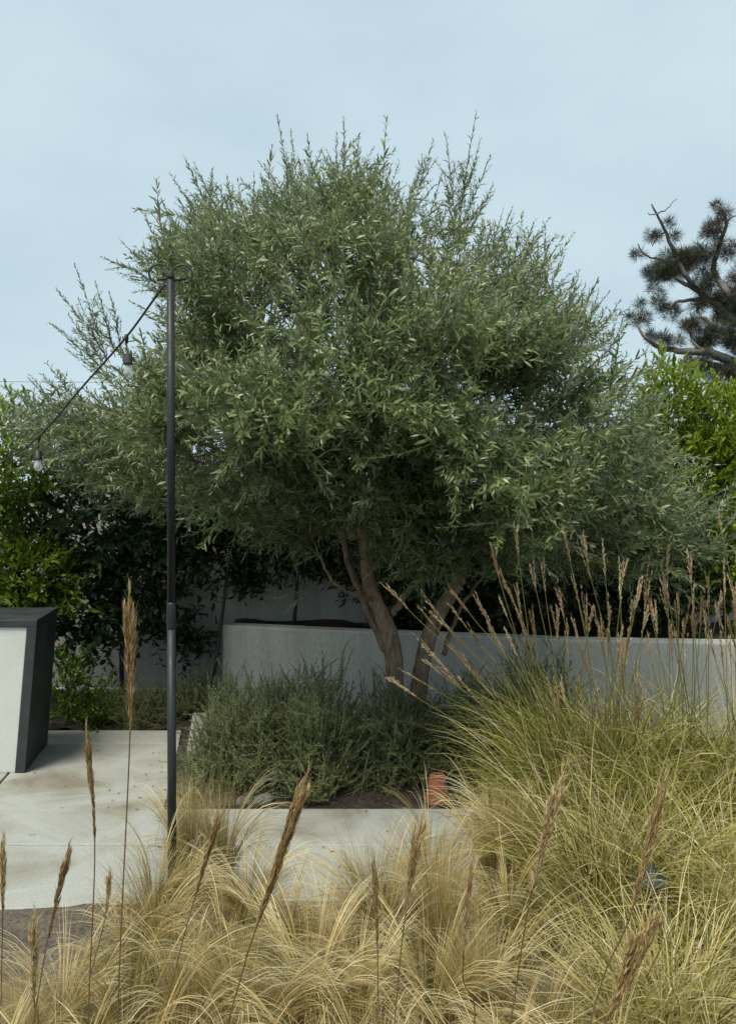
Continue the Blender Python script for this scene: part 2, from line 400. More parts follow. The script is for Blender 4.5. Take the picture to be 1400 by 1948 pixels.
# ------------------------------------------------------------------ black outdoor counter
zt = .94
fr, br, ft, bt = G(48, 1471), G(91, 1416), np.array([W(72, 1179, 4.99)[0], 4.99, zt]), np.array([W(112.6, 1153, 5.66)[0], 5.64, zt])
root = thing('outdoor_counter', 'black framed outdoor counter with a pale grey front panel and slanted end', 'counter', (fr[0], fr[1], 0))
L = 1.9
def prism(P0, P1, dz=None): return hexa(P0 + P1)
leg_b, leg_t = .062, .062
F0, B0 = np.array([fr[0], 4.99, 0]), np.array([br[0], 5.61, 0])
F1, B1 = np.array([ft[0], 4.99, zt - .045]), np.array([bt[0], 5.63, zt - .045])
F1 = F0 + (ft - F0) * (zt - .045) / zt; B1 = B0 + (bt - B0) * (zt - .045) / zt
dx = np.array([leg_b, 0, 0])
g = Geo(); g.add(*hexa([F0 - dx, F0, B0, B0 - dx, F1 - dx, F1, B1, B1 - dx])); bevel(part('side_panel', g, M['counter'], root, smooth=False), .004)
lx = np.array([L, 0, 0])
g = Geo(); g.add(*hexa([F0 - lx - dx, F0 - lx, B0 - lx, B0 - lx - dx, F1 - lx - dx - (.16, 0, 0), F1 - lx - (.16, 0, 0), B1 - lx - (.16, 0, 0), B1 - lx - dx - (.16, 0, 0)])); bevel(part('side_panel', g, M['counter'], root, smooth=False), .004)
e = np.array([0, .003, 0.0]); up = np.array([0, 0, .045])
tl = lx + dx + (.16, 0, 0)
g = Geo(); g.add(*hexa([F1 - tl - e, F1 - e, B1 + e, B1 - tl + e, F1 - tl - e + up, F1 - e + up + (.004, 0, 0), B1 + e + up + (.004, 0, 0), B1 - tl + e + up])); bevel(part('top_slab', g, M['counter'], root, smooth=False), .004)
d2 = np.array([0, .012, 0]); th = np.array([0, .04, 0]); s3 = np.array([.003, 0, 0]); dz = np.array([0, 0, .003])
g = Geo(); g.add(*hexa([F0 - lx + s3 + d2, F0 - dx - s3 + d2, F0 - dx - s3 + d2 + th, F0 - lx + s3 + d2 + th, F1 - lx - (.155, 0, 0) + d2 - dz, F1 - dx - s3 + d2 - dz, F1 - dx - s3 + d2 + th - dz, F1 - lx - (.155, 0, 0) + d2 + th - dz])); bevel(part('front_panel', g, M['panel'], root, smooth=False), .003)
bt0 = np.array([0, .56, 0])
g = Geo(); off = (B0 - F0) * np.array([1, 0, 0]) * .9
g.add(*hexa([F0 - lx + s3 + bt0 + off, F0 - dx - s3 + bt0 + off, F0 - dx - s3 + bt0 + th + off, F0 - lx + s3 + bt0 + th + off, F1 - lx + bt0 - dz + off, F1 - dx - s3 + bt0 - dz + off, F1 - dx - s3 + bt0 + th - dz + off, F1 - lx + bt0 + th - dz + off])); bevel(part('back_panel', g, M['panel'], root, smooth=False), .003)

# ------------------------------------------------------------------ light pole
PY = 3.20
pb, pt = W(328, 1690, PY), W(325, 527, PY)
pb[2] = 0
root = thing('light_pole', 'slim black steel pole with two wire loops at its top', 'pole', pb)
line = lambda z: pb + (pt - pb) * (z / pt[2])
zs = lambda py: W(0, py, PY)[2]
g = Geo(); g.add(*tube([line(0), line(.5), line(zs(1190))], .0168, 20)); part('lower_tube', g, M['black'], root)
g = Geo(); g.add(*tube([line(zs(1197)), line(zs(1195)), line(zs(1149)), line(zs(1146))], [.0172, .0183, .0183, .0160], 20)); part('sleeve', g, M['black'], root)
g = Geo(); g.add(*tube([line(zs(1150)), line(1.9), line(pt[2])], .0153, 20)); part('upper_tube', g, M['black'], root)
g = Geo(); g.add(*lathe([(0, .012), (.06, .012), (.062, .008), (.062, 0), (0, 0)], 24, pb)); part('base_plate', g, M['black'], root)
for sgn in (-1, 1):
    an = np.linspace(-.5, 4.35, 26)
    c = pt + np.array([sgn * .044, 0, .012])
    ring = np.stack([c[0] - sgn * .040 * np.cos(an), np.full(26, c[1]) + .006 * sgn, c[2] + .036 * np.sin(an)], -1)
    g = Geo(); g.add(*tube(ring, .0036, 8)); part('wire_loop', g, M['black'], root)
g = Geo(); g.add(*tube([pt + (-.052, 0, -.012), pt + (-.02, 0, -.006), pt + (.03, 0, -.010), pt + (.062, 0, -.008)], [.004, .006, .006, .004], 8)); part('hook_bar', g, M['black'], root)
g = Geo(); g.add(*lathe([(0, .02), (.013, .02), (.0155, .014), (.0165, 0), (.0165, -.01), (0, -.01)], 16, pt)); part('cap', g, M['black'], root)

# ------------------------------------------------------------------ string lights
def string_light(label, pts, nodes, drop):
    """pts: cable control points; nodes: (point on cable, scale)"""
    root = thing('string_light', label, 'string light', pts[0])
    g = Geo(); g.add(*tube(smooth_line(pts, 8), .0048, 8)); part('cable', g, M['cable'], root)
    for q, tilt in nodes:
        q = np.array(q); dn = unit(np.array([tilt, 0, -1.0]))
        g = Geo()
        g.add(*tube([q + (0, 0, .012), q + (0, 0, -.004), q + dn * .03], [.007, .011, .005], 10))
        g.add(*tube([q + dn * .02, q + dn * drop], .0022, 6))
        s0 = q + dn * drop
        g.add(*tube([s0, s0 + dn * .004, s0 + dn * .045, s0 + dn * .047, s0 + dn * .05], [.009, .019, .021, .0225, .020], 16))
        so = part('socket', g, M['cable'], root)
        prof = [(.0, .048), (.013, .050), (.014, .058), (.020, .076), (.0225, .090), (.021, .100), (.014, .109), (.0, .113)]
        g = Geo(); g.add(*tube([s0 + dn * z for r, z in prof], [max(r, .0005) for r, z in prof], 18, False))
        b = link('bulb', g.mesh('bulb', M['glass'], q * 0 + np.array(root.location)), so)
        g = Geo(); g.add(*tube([s0 + dn * .05, s0 + dn * .075, s0 + dn * .095], [.006, .004, .003], 8)); link('filament', g.mesh('filament', M['filament'], np.array(root.location)), so)
    return root
n1, n2 = W(241, 641, 3.70), W(75, 830, 4.4)
string_light('black festoon cable with clear bulbs descending left from the pole top',
             [W(322, 540, PY), W(306, 552, 3.45), n1, W(160, 733, 4.1), n2, W(0, 882, 4.8), W(-160, 965, 5.6)], [(n1, .06), (n2, -.03)], .075)
n3, n4 = W(132, 946, 6.3), W(278, 932, 6.2)
string_light('farther festoon cable with clear bulbs strung level before the left hedge',
             [W(-150, 955, 6.5), W(0, 952, 6.4), n3, W(190, 940, 6.25), n4, W(430, 900, 6.1), W(560, 850, 5.9)], [(n3, .0), (n4, .05)], .055)
wp = [W(-400, 722, 30), W(0, 726, 30), W(500, 728, 30), W(1100, 722, 30)]
g = Geo(); g.add(*tube(smooth_line(wp, 4), .008, 6))
tag(link('utility_wire', g.mesh('utility_wire', M['cable'])), 'thin far-off overhead wire crossing the sky at left', 'wire')

# ------------------------------------------------------------------ foliage prefabs
def stem_curve(L, bow, s=5):
    t = np.linspace(0, 1, s); a = rng.uniform(0, 6.28)
    return np.stack([np.cos(a) * bow * L * t ** 2, np.sin(a) * bow * L * t ** 2, L * t], -1)
def at_line(P, t):
    x = np.clip(t, 0, 1) * (len(P) - 1); i = np.minimum(x.astype(int), len(P) - 2); f = (x - i)[:, None]
    return P[i] * (1 - f) + P[i + 1] * f, unit(P[i + 1] - P[i])
def leafy_shoot(L, bow, spacing, leaf, width, th0, th1, per=2, stem_r=.0016, bend=.15, fold=.3, start=.12, jitter=.25, tip_small=.45, tint=(.25, .85)):
    P = stem_curve(L, bow); nn = max(3, int(L * (1 - start) / spacing))
    t = np.repeat(start + (1 - start) * np.linspace(0, 1, nn), per); k = np.repeat(np.arange(nn), per)
    az = k * 1.5708 + np.tile(np.arange(per) * 2 * np.pi / per, nn) + rng.normal(0, .35, len(t)) + (0 if per > 1 else k * .83)
    B, A = at_line(P, t)
    h = np.stack([np.cos(az), np.sin(az), 0 * az], -1)
    th = th0 + (th1 - th0) * t + rng.normal(0, jitter, len(t))
    D = unit(A * np.cos(th)[:, None] + h * np.sin(th)[:, None])
    N = unit(A - D * (A * D).sum(-1, keepdims=True) + rng.normal(0, .25, D.shape))
    ln = leaf * (1 - tip_small * np.clip((t - .6) / .4, 0, 1)) * rng.uniform(.75, 1.2, len(t))
    g = Geo()
    lv = leaves(B, D, N, ln, ln * width * rng.uniform(.85, 1.2, len(t)), rng.uniform(-.05, bend * 2, len(t)), fold)
    tn = np.repeat(rng.uniform(*tint, len(t)) + .15 * (t - .5), 6)
    g.add(*lv, tn)
    sv = tube(P, np.linspace(stem_r, stem_r * .4, len(P)), 3, False)
    g.add(sv[0], sv[1], sv[2], .7)
    return g

# ------------------------------------------------------------------ olive tree
OB = W(762, 1300, 5.5); OB[2] = 0
olive = thing('olive_tree', 'large spreading olive tree with silvery green crown and two leaning brown trunks', 'tree', OB)
def limb(rows):
    """rows of (px, py, Y, radius)"""
    return smooth_line([[*W(a, b, c), r] for a, b, c, r in rows], 6)
limbs = dict(
    left_trunk=[(752, 1400, 5.48, .085), (752, 1330, 5.5, .064), (750, 1262, 5.5, .060), (742, 1212, 5.5, .060), (722, 1160, 5.5, .052), (702, 1112, 5.48, .047), (697, 1055, 5.45, .044), (690, 1000, 5.42, .042), (672, 930, 5.4, .036), (640, 850, 5.45, .030), (610, 740, 5.6, .023), (585, 610, 5.7, .016), (570, 470, 5.75, .009)],
    right_trunk=[(792, 1400, 5.5, .08), (797, 1310, 5.52, .058), (812, 1225, 5.55, .055), (836, 1165, 5.55, .050), (866, 1115, 5.55, .048), (880, 1062, 5.55, .047), (897, 1008, 5.55, .042), (920, 950, 5.55, .036), (960, 870, 5.6, .030), (1000, 770, 5.65, .022), (1030, 640, 5.7, .014), (1040, 520, 5.7, .008)])
branches = [
    [(735, 1238, 5.5, .034), (712, 1185, 5.56, .030), (690, 1138, 5.62, .027), (668, 1085, 5.68, .024), (650, 1020, 5.75, .020), (600, 900, 5.95, .016), (520, 790, 6.2, .012), (470, 640, 6.4, .007)],
    [(716, 1140, 5.48, .018), (692, 1136, 5.40, .013), (664, 1128, 5.32, .012), (632, 1104, 5.25, .010), (612, 1070, 5.2, .009), (590, 1020, 5.15, .006)],
    [(745, 1170, 5.5, .026), (768, 1135, 5.58, .024), (795, 1100, 5.7, .022), (820, 1050, 5.85, .019), (850, 950, 6.1, .014), (880, 800, 6.4, .009)],
    [(690, 1000, 5.42, .032), (600, 955, 5.45, .027), (500, 905, 5.5, .023), (400, 850, 5.7, .018), (290, 800, 5.85, .014), (170, 770, 5.95, .009), (70, 770, 6.0, .005)],
    [(700, 1060, 5.45, .030), (740, 960, 5.2, .025), (770, 880, 4.9, .019), (760, 780, 4.6, .013), (740, 690, 4.4, .007)],
    [(672, 930, 5.4, .026), (560, 830, 5.1, .020), (480, 740, 4.85, .014), (430, 640, 4.75, .009)],
    [(640, 850, 5.45, .024), (700, 720, 5.5, .018), (760, 560, 5.6, .012), (820, 430, 5.6, .007)],
    [(605, 720, 5.6, .018), (480, 600, 5.6, .013), (380, 480, 5.6, .007)],
    [(880, 1062, 5.55, .030), (960, 990, 5.2, .024), (1030, 930, 4.9, .018), (1080, 860, 4.7, .011), (1100, 780, 4.6, .006)],
    [(905, 985, 5.55, .030), (1010, 940, 5.6, .024), (1110, 900, 5.65, .018), (1200, 860, 5.7, .012), (1280, 860, 5.7, .006)],
    [(960, 870, 5.6, .022), (1060, 760, 5.7, .016), (1140, 680, 5.75, .009)],
    [(925, 940, 5.5, .022), (900, 820, 5.1, .016), (900, 700, 4.8, .010), (880, 600, 4.7, .006)],
    [(880, 1050, 5.6, .022), (950, 1040, 5.7, .016), (1040, 1045, 5.8, .012), (1130, 1040, 5.85, .008)],
    [(845, 1245, 5.6, .018), (856, 1205, 5.62, .016), (880, 1150, 5.7, .013), (930, 1080, 5.8, .009)],
]
NODES = []
for nm, rows in limbs.items():
    L = limb(rows); NODES.append(L[len(L) // 3:])
    L[:, :3] += rng.normal(0, .0015, L[:, :3].shape); L[:, 3] *= 1 + rng.normal(0, .018, len(L))
    g = Geo(); g.add(*tube(L[:, :3], L[:, 3], 14)); part('trunk', g, M['bark'], olive)
bg_ = []
for rows in branches:
    L = limb(rows); NODES.append(L)
    L[:, :3] += rng.normal(0, .005, L[:, :3].shape)
    g = Geo(); g.add(*tube(L[:, :3], L[:, 3], 9)); part('branch', g, M['bark'], olive)
NODES = np.concatenate(NODES)

# crown outline in the photograph, corner by corner (its own depth is given below)
POLY = np.array([(20, 790), (60, 765), (120, 750), (210, 740), (290, 715), (335, 660), (315, 600), (285, 560), (275, 525), (315, 495), (330, 440), (370, 405), (430, 400), (490, 400), (550, 370), (580, 345), (625, 350), (660, 335), (710, 375), (760, 405), (800, 400), (840, 430), (880, 455), (930, 465), (980, 478), (1018, 503), (1045, 558), (1095, 612), (1150, 655), (1185, 705), (1205, 770), (1235, 830), (1270, 905), (1310, 965), (1315, 1020), (1280, 1050), (1200, 1075), (1120, 1085), (1040, 1105), (980, 1095), (920, 1070), (860, 1095), (780, 1110), (725, 1075), (660, 1020), (560, 1030), (470, 1020), (400, 975), (300, 960), (200, 955), (110, 930), (75, 890), (40, 850)], float)
def inside(p):
    x, y = p[:, 0], p[:, 1]; c = np.zeros(len(p), bool); q = POLY; r = np.roll(POLY, -1, 0)
    for (x1, y1), (x2, y2) in zip(q, r):
        c ^= ((y1 > y) != (y2 > y)) & (x < (x2 - x1) * (y - y1) / (y2 - y1 + 1e-9) + x1)
    return c
def edge_dist(p):
    d = np.full(len(p), 1e9)
    for a, b in zip(POLY, np.roll(POLY, -1, 0)):
        ab = b - a; t = np.clip(((p - a) @ ab) / (ab @ ab), 0, 1)
        d = np.minimum(d, np.linalg.norm(p - a - t[:, None] * ab, axis=1))
    return d
GAPS = [(402, 862, 24), (440, 835, 13), (800, 455, 12)]
def crown_points(n, margin, front_bias):
    p = np.stack([U(-70, 1360, n * 4), U(290, 1080, n * 4)], -1); p = p[inside(p)]; d = edge_dist(p); p, d = p[d > margin], d[d > margin]
    p, d = p[:n], d[:n]
    dm = d * 5.6 / F; th = 1.75
    Yc = 5.6 + .45 * np.clip((330 - p[:, 0]) / 300, 0, 1)
    half = np.sqrt(np.maximum(th ** 2 - (th - np.minimum(dm * 1.9, th)) ** 2, .01)) * np.clip(.34 + (p[:, 0]) / 520, .32, 1)
    s = np.where(rng.random(len(p)) < front_bias, -rng.beta(3.0, 1.0, len(p)), rng.uniform(-.6, 1, len(p)))
    bump = np.sin(p[:, 0] * .031 + 1.6 * np.sin(p[:, 1] * .013)) + np.sin(p[:, 1] * .040 + 1.4 * np.sin(p[:, 0] * .015 + 1) + 1.0) + .7 * np.sin(p[:, 0] * .017 - p[:, 1] * .023)
    Y = Yc + half * s + np.where(s < 0, np.clip(.12 - bump * .26, -.25, .62) * np.clip(half, 0, 1), 0)      # leafy masses and the hollows between them
    return np.stack([(p[:, 0] - 700) / F * Y, Y, EYE - (p[:, 1] - H0) / F * Y], -1), p
def in_gap(P, grow=0):
    px = P[:, 0] / P[:, 1] * F + 700; py = H0 - (P[:, 2] - EYE) / P[:, 1] * F
    m = np.zeros(len(P), bool)
    for a, b, r in GAPS: m |= (px - a) ** 2 + (py - b) ** 2 < (r + grow) ** 2
    return m
SH = [leafy_shoot(U(.14, .38), U(-.3, .3), U(.0145, .021), U(.040, .062), U(.18, .23), 1.1, .62, stem_r=.0026, tip_small=.35, jitter=.3, bend=.07) for _ in range(26)]
SHa = [s.arrays() for s in SH]
CC = W(700, 800, 5.6)
centres, cpx = crown_points(430, 20, .64)
nz = np.sin(centres[:, 0] * 6.1 + 1.3 * np.sin(centres[:, 2] * 3.1)) + np.sin(centres[:, 2] * 6.7 + 1.1 * np.sin(centres[:, 0] * 2.7) + 2) + .6 * np.sin(centres[:, 1] * 5 + centres[:, 0] * 3)
ok = ~in_gap(centres, 20) & ((nz > -.6) | (centres[:, 1] > 5.45) | (cpx[:, 1] < 560)); centres = centres[ok]   # hollows between the leafy masses
EX = [(770, 1005, 4.9), (832, 1035, 4.9), (800, 985, 4.7), (865, 1000, 4.85), (745, 1040, 5.0), (945, 1035, 5.0), (1030, 1050, 4.9), (1100, 1050, 4.9), (1180, 1050, 5.0), (1250, 1040, 5.0), (1312, 1030, 5.1), (620, 965, 4.8), (560, 1005, 5.1), (485, 990, 5.3), (680, 960, 4.8), (1335, 980, 5.2), (1000, 1010, 4.7), (905, 985, 4.75), (430, 960, 5.6), (1215, 985, 4.9)]
centres = np.concatenate([centres, [W(*e) for e in EX]])              # low sprays hanging in front of the trunks
P_, D_, S_ = [], [], []
for c in centres:
    n = int(U(16, 30)) if c[2] < 3.45 else int(U(9, 17)); r = U(.14, .27)
    o_ = (c - CC) / np.array([2.4, 1.8, 1.5]); o_[2] = o_[2] if o_[2] > 0 else o_[2] * .35
    dv = unit(rng.normal(size=(n, 3)) * .62 + unit(o_) * .75 + np.array([0, -.12, .42 if c[2] < 3.3 else .2]) + unit(rng.normal(size=3)) * .25)
    r *= 1.1; P_.append(c + unit(rng.normal(size=(n, 3))) * r * rng.random((n, 1)) ** .6 * np.array([1, 1, .75]) - dv * .10); D_.append(dv); S_.append(U(.75, 1.15, n))
# loose filling shoots between the clumps
c2, _ = crown_points(1900, 12, .25); c2 = c2[~in_gap(c2, 14) & ((c2[:, 2] < 3.4) | (rng.random(len(c2)) < .35))]
o2 = (c2 - CC) / np.array([2.4, 1.8, 1.5])
P_.append(c2); D_.append(unit(rng.normal(size=c2.shape) * .6 + unit(o2) * .6 + (0, 0, .45))); S_.append(U(.7, 1.1, len(c2)))
P_, D_, S_ = np.concatenate(P_), np.concatenate(D_), np.concatenate(S_)
S_ = S_ * np.where((P_[:, 2] < 2.5) & (P_[:, 1] < 5.1), 1.2, 1.0) * np.where(P_[:, 2] > 3.6, .92, 1.0)
keep = ~in_gap(P_, 4); P_, D_, S_ = P_[keep], D_[keep], S_[keep]
R_ = frames(D_); idx = rng.integers(0, len(SHa), len(P_))
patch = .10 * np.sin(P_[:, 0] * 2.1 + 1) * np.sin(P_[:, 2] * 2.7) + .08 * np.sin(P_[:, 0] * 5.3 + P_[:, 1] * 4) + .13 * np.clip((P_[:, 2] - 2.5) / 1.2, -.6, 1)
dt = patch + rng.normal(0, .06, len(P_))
# the shoots standing nearest to the viewer are parts of their own
near = np.argsort(P_[:, 1])[:230]
SHm = [s.mesh('leafy_shoot', M['olive']) for s in SH]
for k in near:
    o = link('leafy_shoot', SHm[idx[k]], olive)
    Mx = Matrix([[*(R_[k][r] * S_[k]), P_[k][r] - OB[r]] for r in range(3)] + [[0, 0, 0, 1]]); o.matrix_local = Mx
rest = np.setdiff1d(np.arange(len(P_)), near)
g = Geo(); scatter(g, SHa, idx[rest], P_[rest], R_[rest], S_[rest], dt[rest])
part('foliage', g, M['olive'], olive, kind='stuff')
# twigs from the limbs to each clump
g = Geo()
for c in centres:
    d = np.linalg.norm(NODES[:, :3] - c, axis=1) + .35 * np.maximum(NODES[:, 2] - c[2] + .1, 0); k = d.argmin(); a = NODES[k, :3]; r0 = min(NODES[k, 3] * .7, .011)
    mid = (a + c) / 2 + rng.normal(0, .05, 3) + np.array([0, 0, -.06])
    Lr = smooth_line([a, mid, c, c + (c - mid) * .35], 4)
    v = tube(Lr, np.linspace(r0, .0022, len(Lr)), 5, False); g.add(*v, U(0, 1))
part('twigs', g, M['olivetwig'], olive, kind='stuff')
# long upright and straggling shoots on the outline: (tip, base, Y)
WH = [((531, 226), (566, 430), 5.5), ((548, 250), (580, 430), 5.7), ((590, 262), (600, 420), 5.4), ((657, 224), (655, 420), 5.6), ((636, 262), (640, 400), 5.3), ((684, 262), (672, 420), 5.5), ((720, 294), (705, 430), 5.4), ((742, 320), (720, 450), 5.6),
      ((822, 270), (770, 440), 5.5), ((800, 300), (760, 450), 5.3), ((836, 330), (800, 480), 5.6), ((886, 214), (868, 500), 5.5), ((855, 255), (866, 440), 5.5), ((918, 270), (872, 400), 5.5), ((932, 300), (874, 440), 5.45), ((934, 352), (876, 480), 5.5), ((848, 330), (868, 470), 5.5),
      ((352, 296), (415, 440), 5.4), ((328, 330), (400, 450), 5.6), ((376, 312), (425, 430), 5.5), ((428, 336), (450, 450), 5.5), ((476, 336), (490, 450), 5.4), ((497, 345), (510, 450), 5.5), ((280, 408), (360, 500), 5.5), ((305, 385), (370, 490), 5.4),
      ((203, 480), (310, 545), 5.5), ((226, 465), (320, 540), 5.4), ((262, 468), (330, 530), 5.5), ((118, 545), (210, 690), 5.5), ((152, 513), (205, 690), 5.5), ((100, 608), (215, 720), 5.5), ((130, 600), (205, 700), 5.5), ((185, 540), (220, 680), 5.5), ((218, 560), (235, 690), 5.5), ((135, 655), (225, 740), 5.5),
      ((92, 690), (150, 770), 5.5), ((60, 718), (120, 790), 5.5), ((30, 742), (90, 800), 5.5), ((976, 396), (935, 500), 5.5), ((952, 402), (930, 500), 5.4), ((1036, 422), (985, 520), 5.5), ((1018, 440), (980, 520), 5.4), ((1072, 490), (1030, 580), 5.5), ((1046, 470), (1010, 560), 5.4), ((1150, 555), (1095, 640), 5.5), ((1112, 545), (1080, 620), 5.5), ((1180, 570), (1120, 660), 5.5), ((1196, 600), (1140, 690), 5.5), ((1232, 690), (1180, 770), 5.5),
      ((1255, 770), (1205, 850), 5.4), ((1282, 850), (1230, 910), 5.3), ((1330, 925), (1270, 980), 5.2), ((1362, 985), (1290, 1020), 5.1), ((1380, 1040), (1310, 1050), 5.1), ((1330, 1060), (1280, 1020), 4.9), ((745, 1075), (740, 1000), 4.9), ((830, 1085), (800, 1010), 4.9), ((640, 985), (680, 940), 4.8), ((850, 1055), (870, 1000), 4.8), ((1050, 1080), (1040, 1020), 4.7), ((1160, 1078), (1140, 1020), 4.8), ((560, 1055), (590, 1000), 5.0), ((480, 1040), (500, 970), 5.2), ((545, 1165), (585, 1120), 5.2)]
for tip, base, Y in WH:
    a, b = W(*base, Y + U(-.1, .1)), W(*tip, Y); L = np.linalg.norm(b - a); ax_ = (b - a) / L
    s = leafy_shoot(L, U(-.10, .10), .021, .054, .21, .80, .40, jitter=.25, tip_small=.45, stem_r=.0032, start=.05).arrays()
    g = Geo(); Rm = frames(ax_[None])[0]; g.add(s[0] @ Rm.T + a, s[1], s[2], s[3])
    ns = int(L * 14)
    if ns:
        tt = U(.05, .62, ns); B = a + ax_ * (L * tt)[:, None]; dd = unit(ax_ * .95 + rng.normal(size=(ns, 3)) * .38)
        scatter(g, SHa, rng.integers(0, len(SHa), ns), B, frames(dd), U(.45, .8, ns) * (1.1 - tt * .6), np.zeros(ns))
    part('leafy_shoot', g, M['olive'], olive)

# ------------------------------------------------------------------ shrubs and hedges
HS = [leafy_shoot(U(.22, .40), U(-.3, .3), .024, U(.07, .09), U(.34, .42), 1.15, .6, per=1, stem_r=.002, bend=.2, jitter=.3, tint=(.1, .8)) for _ in range(12)]
HSa = [s.arrays() for s in HS]
LS = [leafy_shoot(U(.18, .30), U(-.2, .2), .016, U(.055, .07), U(.30, .38), .8, .35, per=1, stem_r=.0018, bend=.1, jitter=.25, tint=(.2, .9)) for _ in range(12)]
LSa = [s.arrays() for s in LS]
def shrub(label, lobes, pre, mat, n, base, stems, up=.5, name='shrub', cat='shrub', group=None, tint=0.0, front=True, lit_top_tint=0.0):
    """lobes: (centre, radii)"""
    root = thing(name, label, cat, base, group)
    g = Geo(); vol = np.array([l[1][0] * l[1][2] for l in lobes]); cnt = (n * vol / vol.sum()).astype(int)
    for (c, r), k in zip(lobes, cnt):
        c, r = np.array(c), np.array(r)
        v = unit(rng.normal(size=(k, 3))); rad = rng.uniform(.45, 1, k) ** .6 * (1 + .16 * np.sin(v[:, 0] * 7 + c[0] * 9) + .16 * np.sin(v[:, 2] * 8 + v[:, 1] * 5))
        P = c + v * r * rad[:, None]
        D = unit(v * .8 + rng.normal(size=v.shape) * .5 + (0, -.1, up))
        scatter(g, pre, rng.integers(0, len(pre), k), P - D * .12, frames(D), U(.75, 1.15, k), rng.normal(tint, .1, k) + lit_top_tint * v[:, 2])  # lobe tops lighter, undersides darker: light from above put into the leaf tint
    part('leaves', g, mat, root, kind='stuff')
    for pts, r0 in stems:
        g = Geo(); Ls = smooth_line(pts, 5); g.add(*tube(Ls, np.linspace(r0, r0 * .5, len(Ls)), 8)); part('stem', g, M['darkstem'], root)
    return root
def lobe(px, py, Y, rx, rz, ry): return (W(px, py, Y), (rx / F * Y, ry, rz / F * Y))
b = W(30, 0, 6.45); b[2] = 0
shrub('bright yellow green leafy shrub above the black counter at left', [lobe(0, 890, 6.2, 105, 120, .42), lobe(-20, 1060, 6.4, 110, 130, .36), lobe(60, 1110, 6.3, 85, 90, .3)], LSa, M['lime'], 1300, b, [([b, b + (.03, 0, 1.0), W(20, 900, 6.45)], .025), ([b + (.12, 0, 0), b + (.13, .03, .9), W(38, 980, 6.5)], .016)], tint=.02, lit_top_tint=.28)
b = W(235, 0, 6.72); b[2] = 0
shrub('dark large leaved shrub on a thin trunk behind the black pole', [lobe(200, 985, 6.6, 130, 120, .36), lobe(330, 1000, 6.65, 105, 110, .34), lobe(170, 1140, 6.6, 85, 95, .28), lobe(265, 1150, 6.72, 75, 70, .26), lobe(370, 960, 6.7, 90, 60, .3), lobe(355, 1215, 6.78, 28, 45, .08)], HSa, M['hedge'], 1150, b, [([b, W(232, 1250, 6.72), W(240, 1100, 6.7), W(230, 980, 6.7)], .022)], up=.05)
b = W(140, 0, 6.25); b[2] = 0
shrub('low glossy green shrub on the ground right of the black counter', [lobe(125, 1310, 6.2, 55, 70, .25), lobe(175, 1345, 6.15, 50, 42, .2)], LSa, M['lime'], 130, b, [([b, b + (0, 0, .3)], .012)], up=.3, tint=-.30)
b = W(560, 0, 6.85); b[2] = .66
shrub('dark shrub on the raised bed left of the olive trunks', [lobe(500, 1000, 6.85, 90, 90, .25), lobe(610, 1020, 6.85, 80, 90, .25), lobe(470, 1090, 6.9, 40, 40, .12)], HSa, M['hedge'], 420, b, [([b, W(565, 1100, 6.88), W(560, 1000, 6.85)], .018)], up=.1)
b = W(800, 0, 6.85); b[2] = .66
shrub('dark shrub on the raised bed seen between the two olive trunks', [lobe(770, 1060, 6.85, 110, 110, .25), lobe(800, 1150, 6.75, 80, 55, .25)], HSa, M['hedge'], 480, b, [([b, W(802, 1100, 6.88), W(800, 1000, 6.85)], .018)], up=.1)
b = W(990, 0, 6.65); b[2] = .66
shrub('dark shrub on the raised bed just right of the olive trunks', [lobe(985, 1090, 6.65, 110, 90, .3), lobe(940, 1155, 6.6, 70, 50, .22)], HSa, M['hedge'], 480, b, [([b, W(992, 1100, 6.68), W(990, 1000, 6.65)], .018)], up=.1)
b = W(1190, 0, 6.5); b[2] = .66
shrub('dark shrub on the raised bed behind the tall grass plumes', [lobe(1150, 1090, 6.5, 110, 90, .3), lobe(1260, 1110, 6.45, 90, 80, .28)], HSa, M['hedge'], 560, b, [([b, W(1192, 1100, 6.5), W(1190, 1000, 6.5)], .018)], up=.1)
b = W(1310, 0, 6.75); b[2] = .66
shrub('bright lime green upright hedge shrub below the pine at right', [lobe(1275, 790, 6.75, 75, 95, .33), lobe(1370, 820, 6.7, 75, 85, .33), lobe(1430, 860, 6.7, 60, 110, .33), lobe(1330, 930, 6.65, 110, 130, .36), lobe(1400, 1060, 6.55, 80, 100, .33)], LSa, M['lime'], 2000, b, [([b, W(1312, 1000, 6.75), W(1310, 850, 6.75)], .03), ([b + (.3, 0, 0), W(1390, 1000, 6.75), W(1385, 850, 6.75)], .025)], up=.75, tint=.10, lit_top_tint=.25)

# garden stake leaning against the shrub
g = Geo(); g.add(*tube([G(404, 1300) * 0 + W(402, 1330, 6.5), W(415, 1230, 6.55), W(432, 1100, 6.6), W(440, 1040, 6.62)], [.016, .016, .014, .012], 8))
tag(link('garden_stake', g.mesh('garden_stake', M['darkstem'])), 'thin dark leaning stake at the left end of the retaining wall', 'stake')

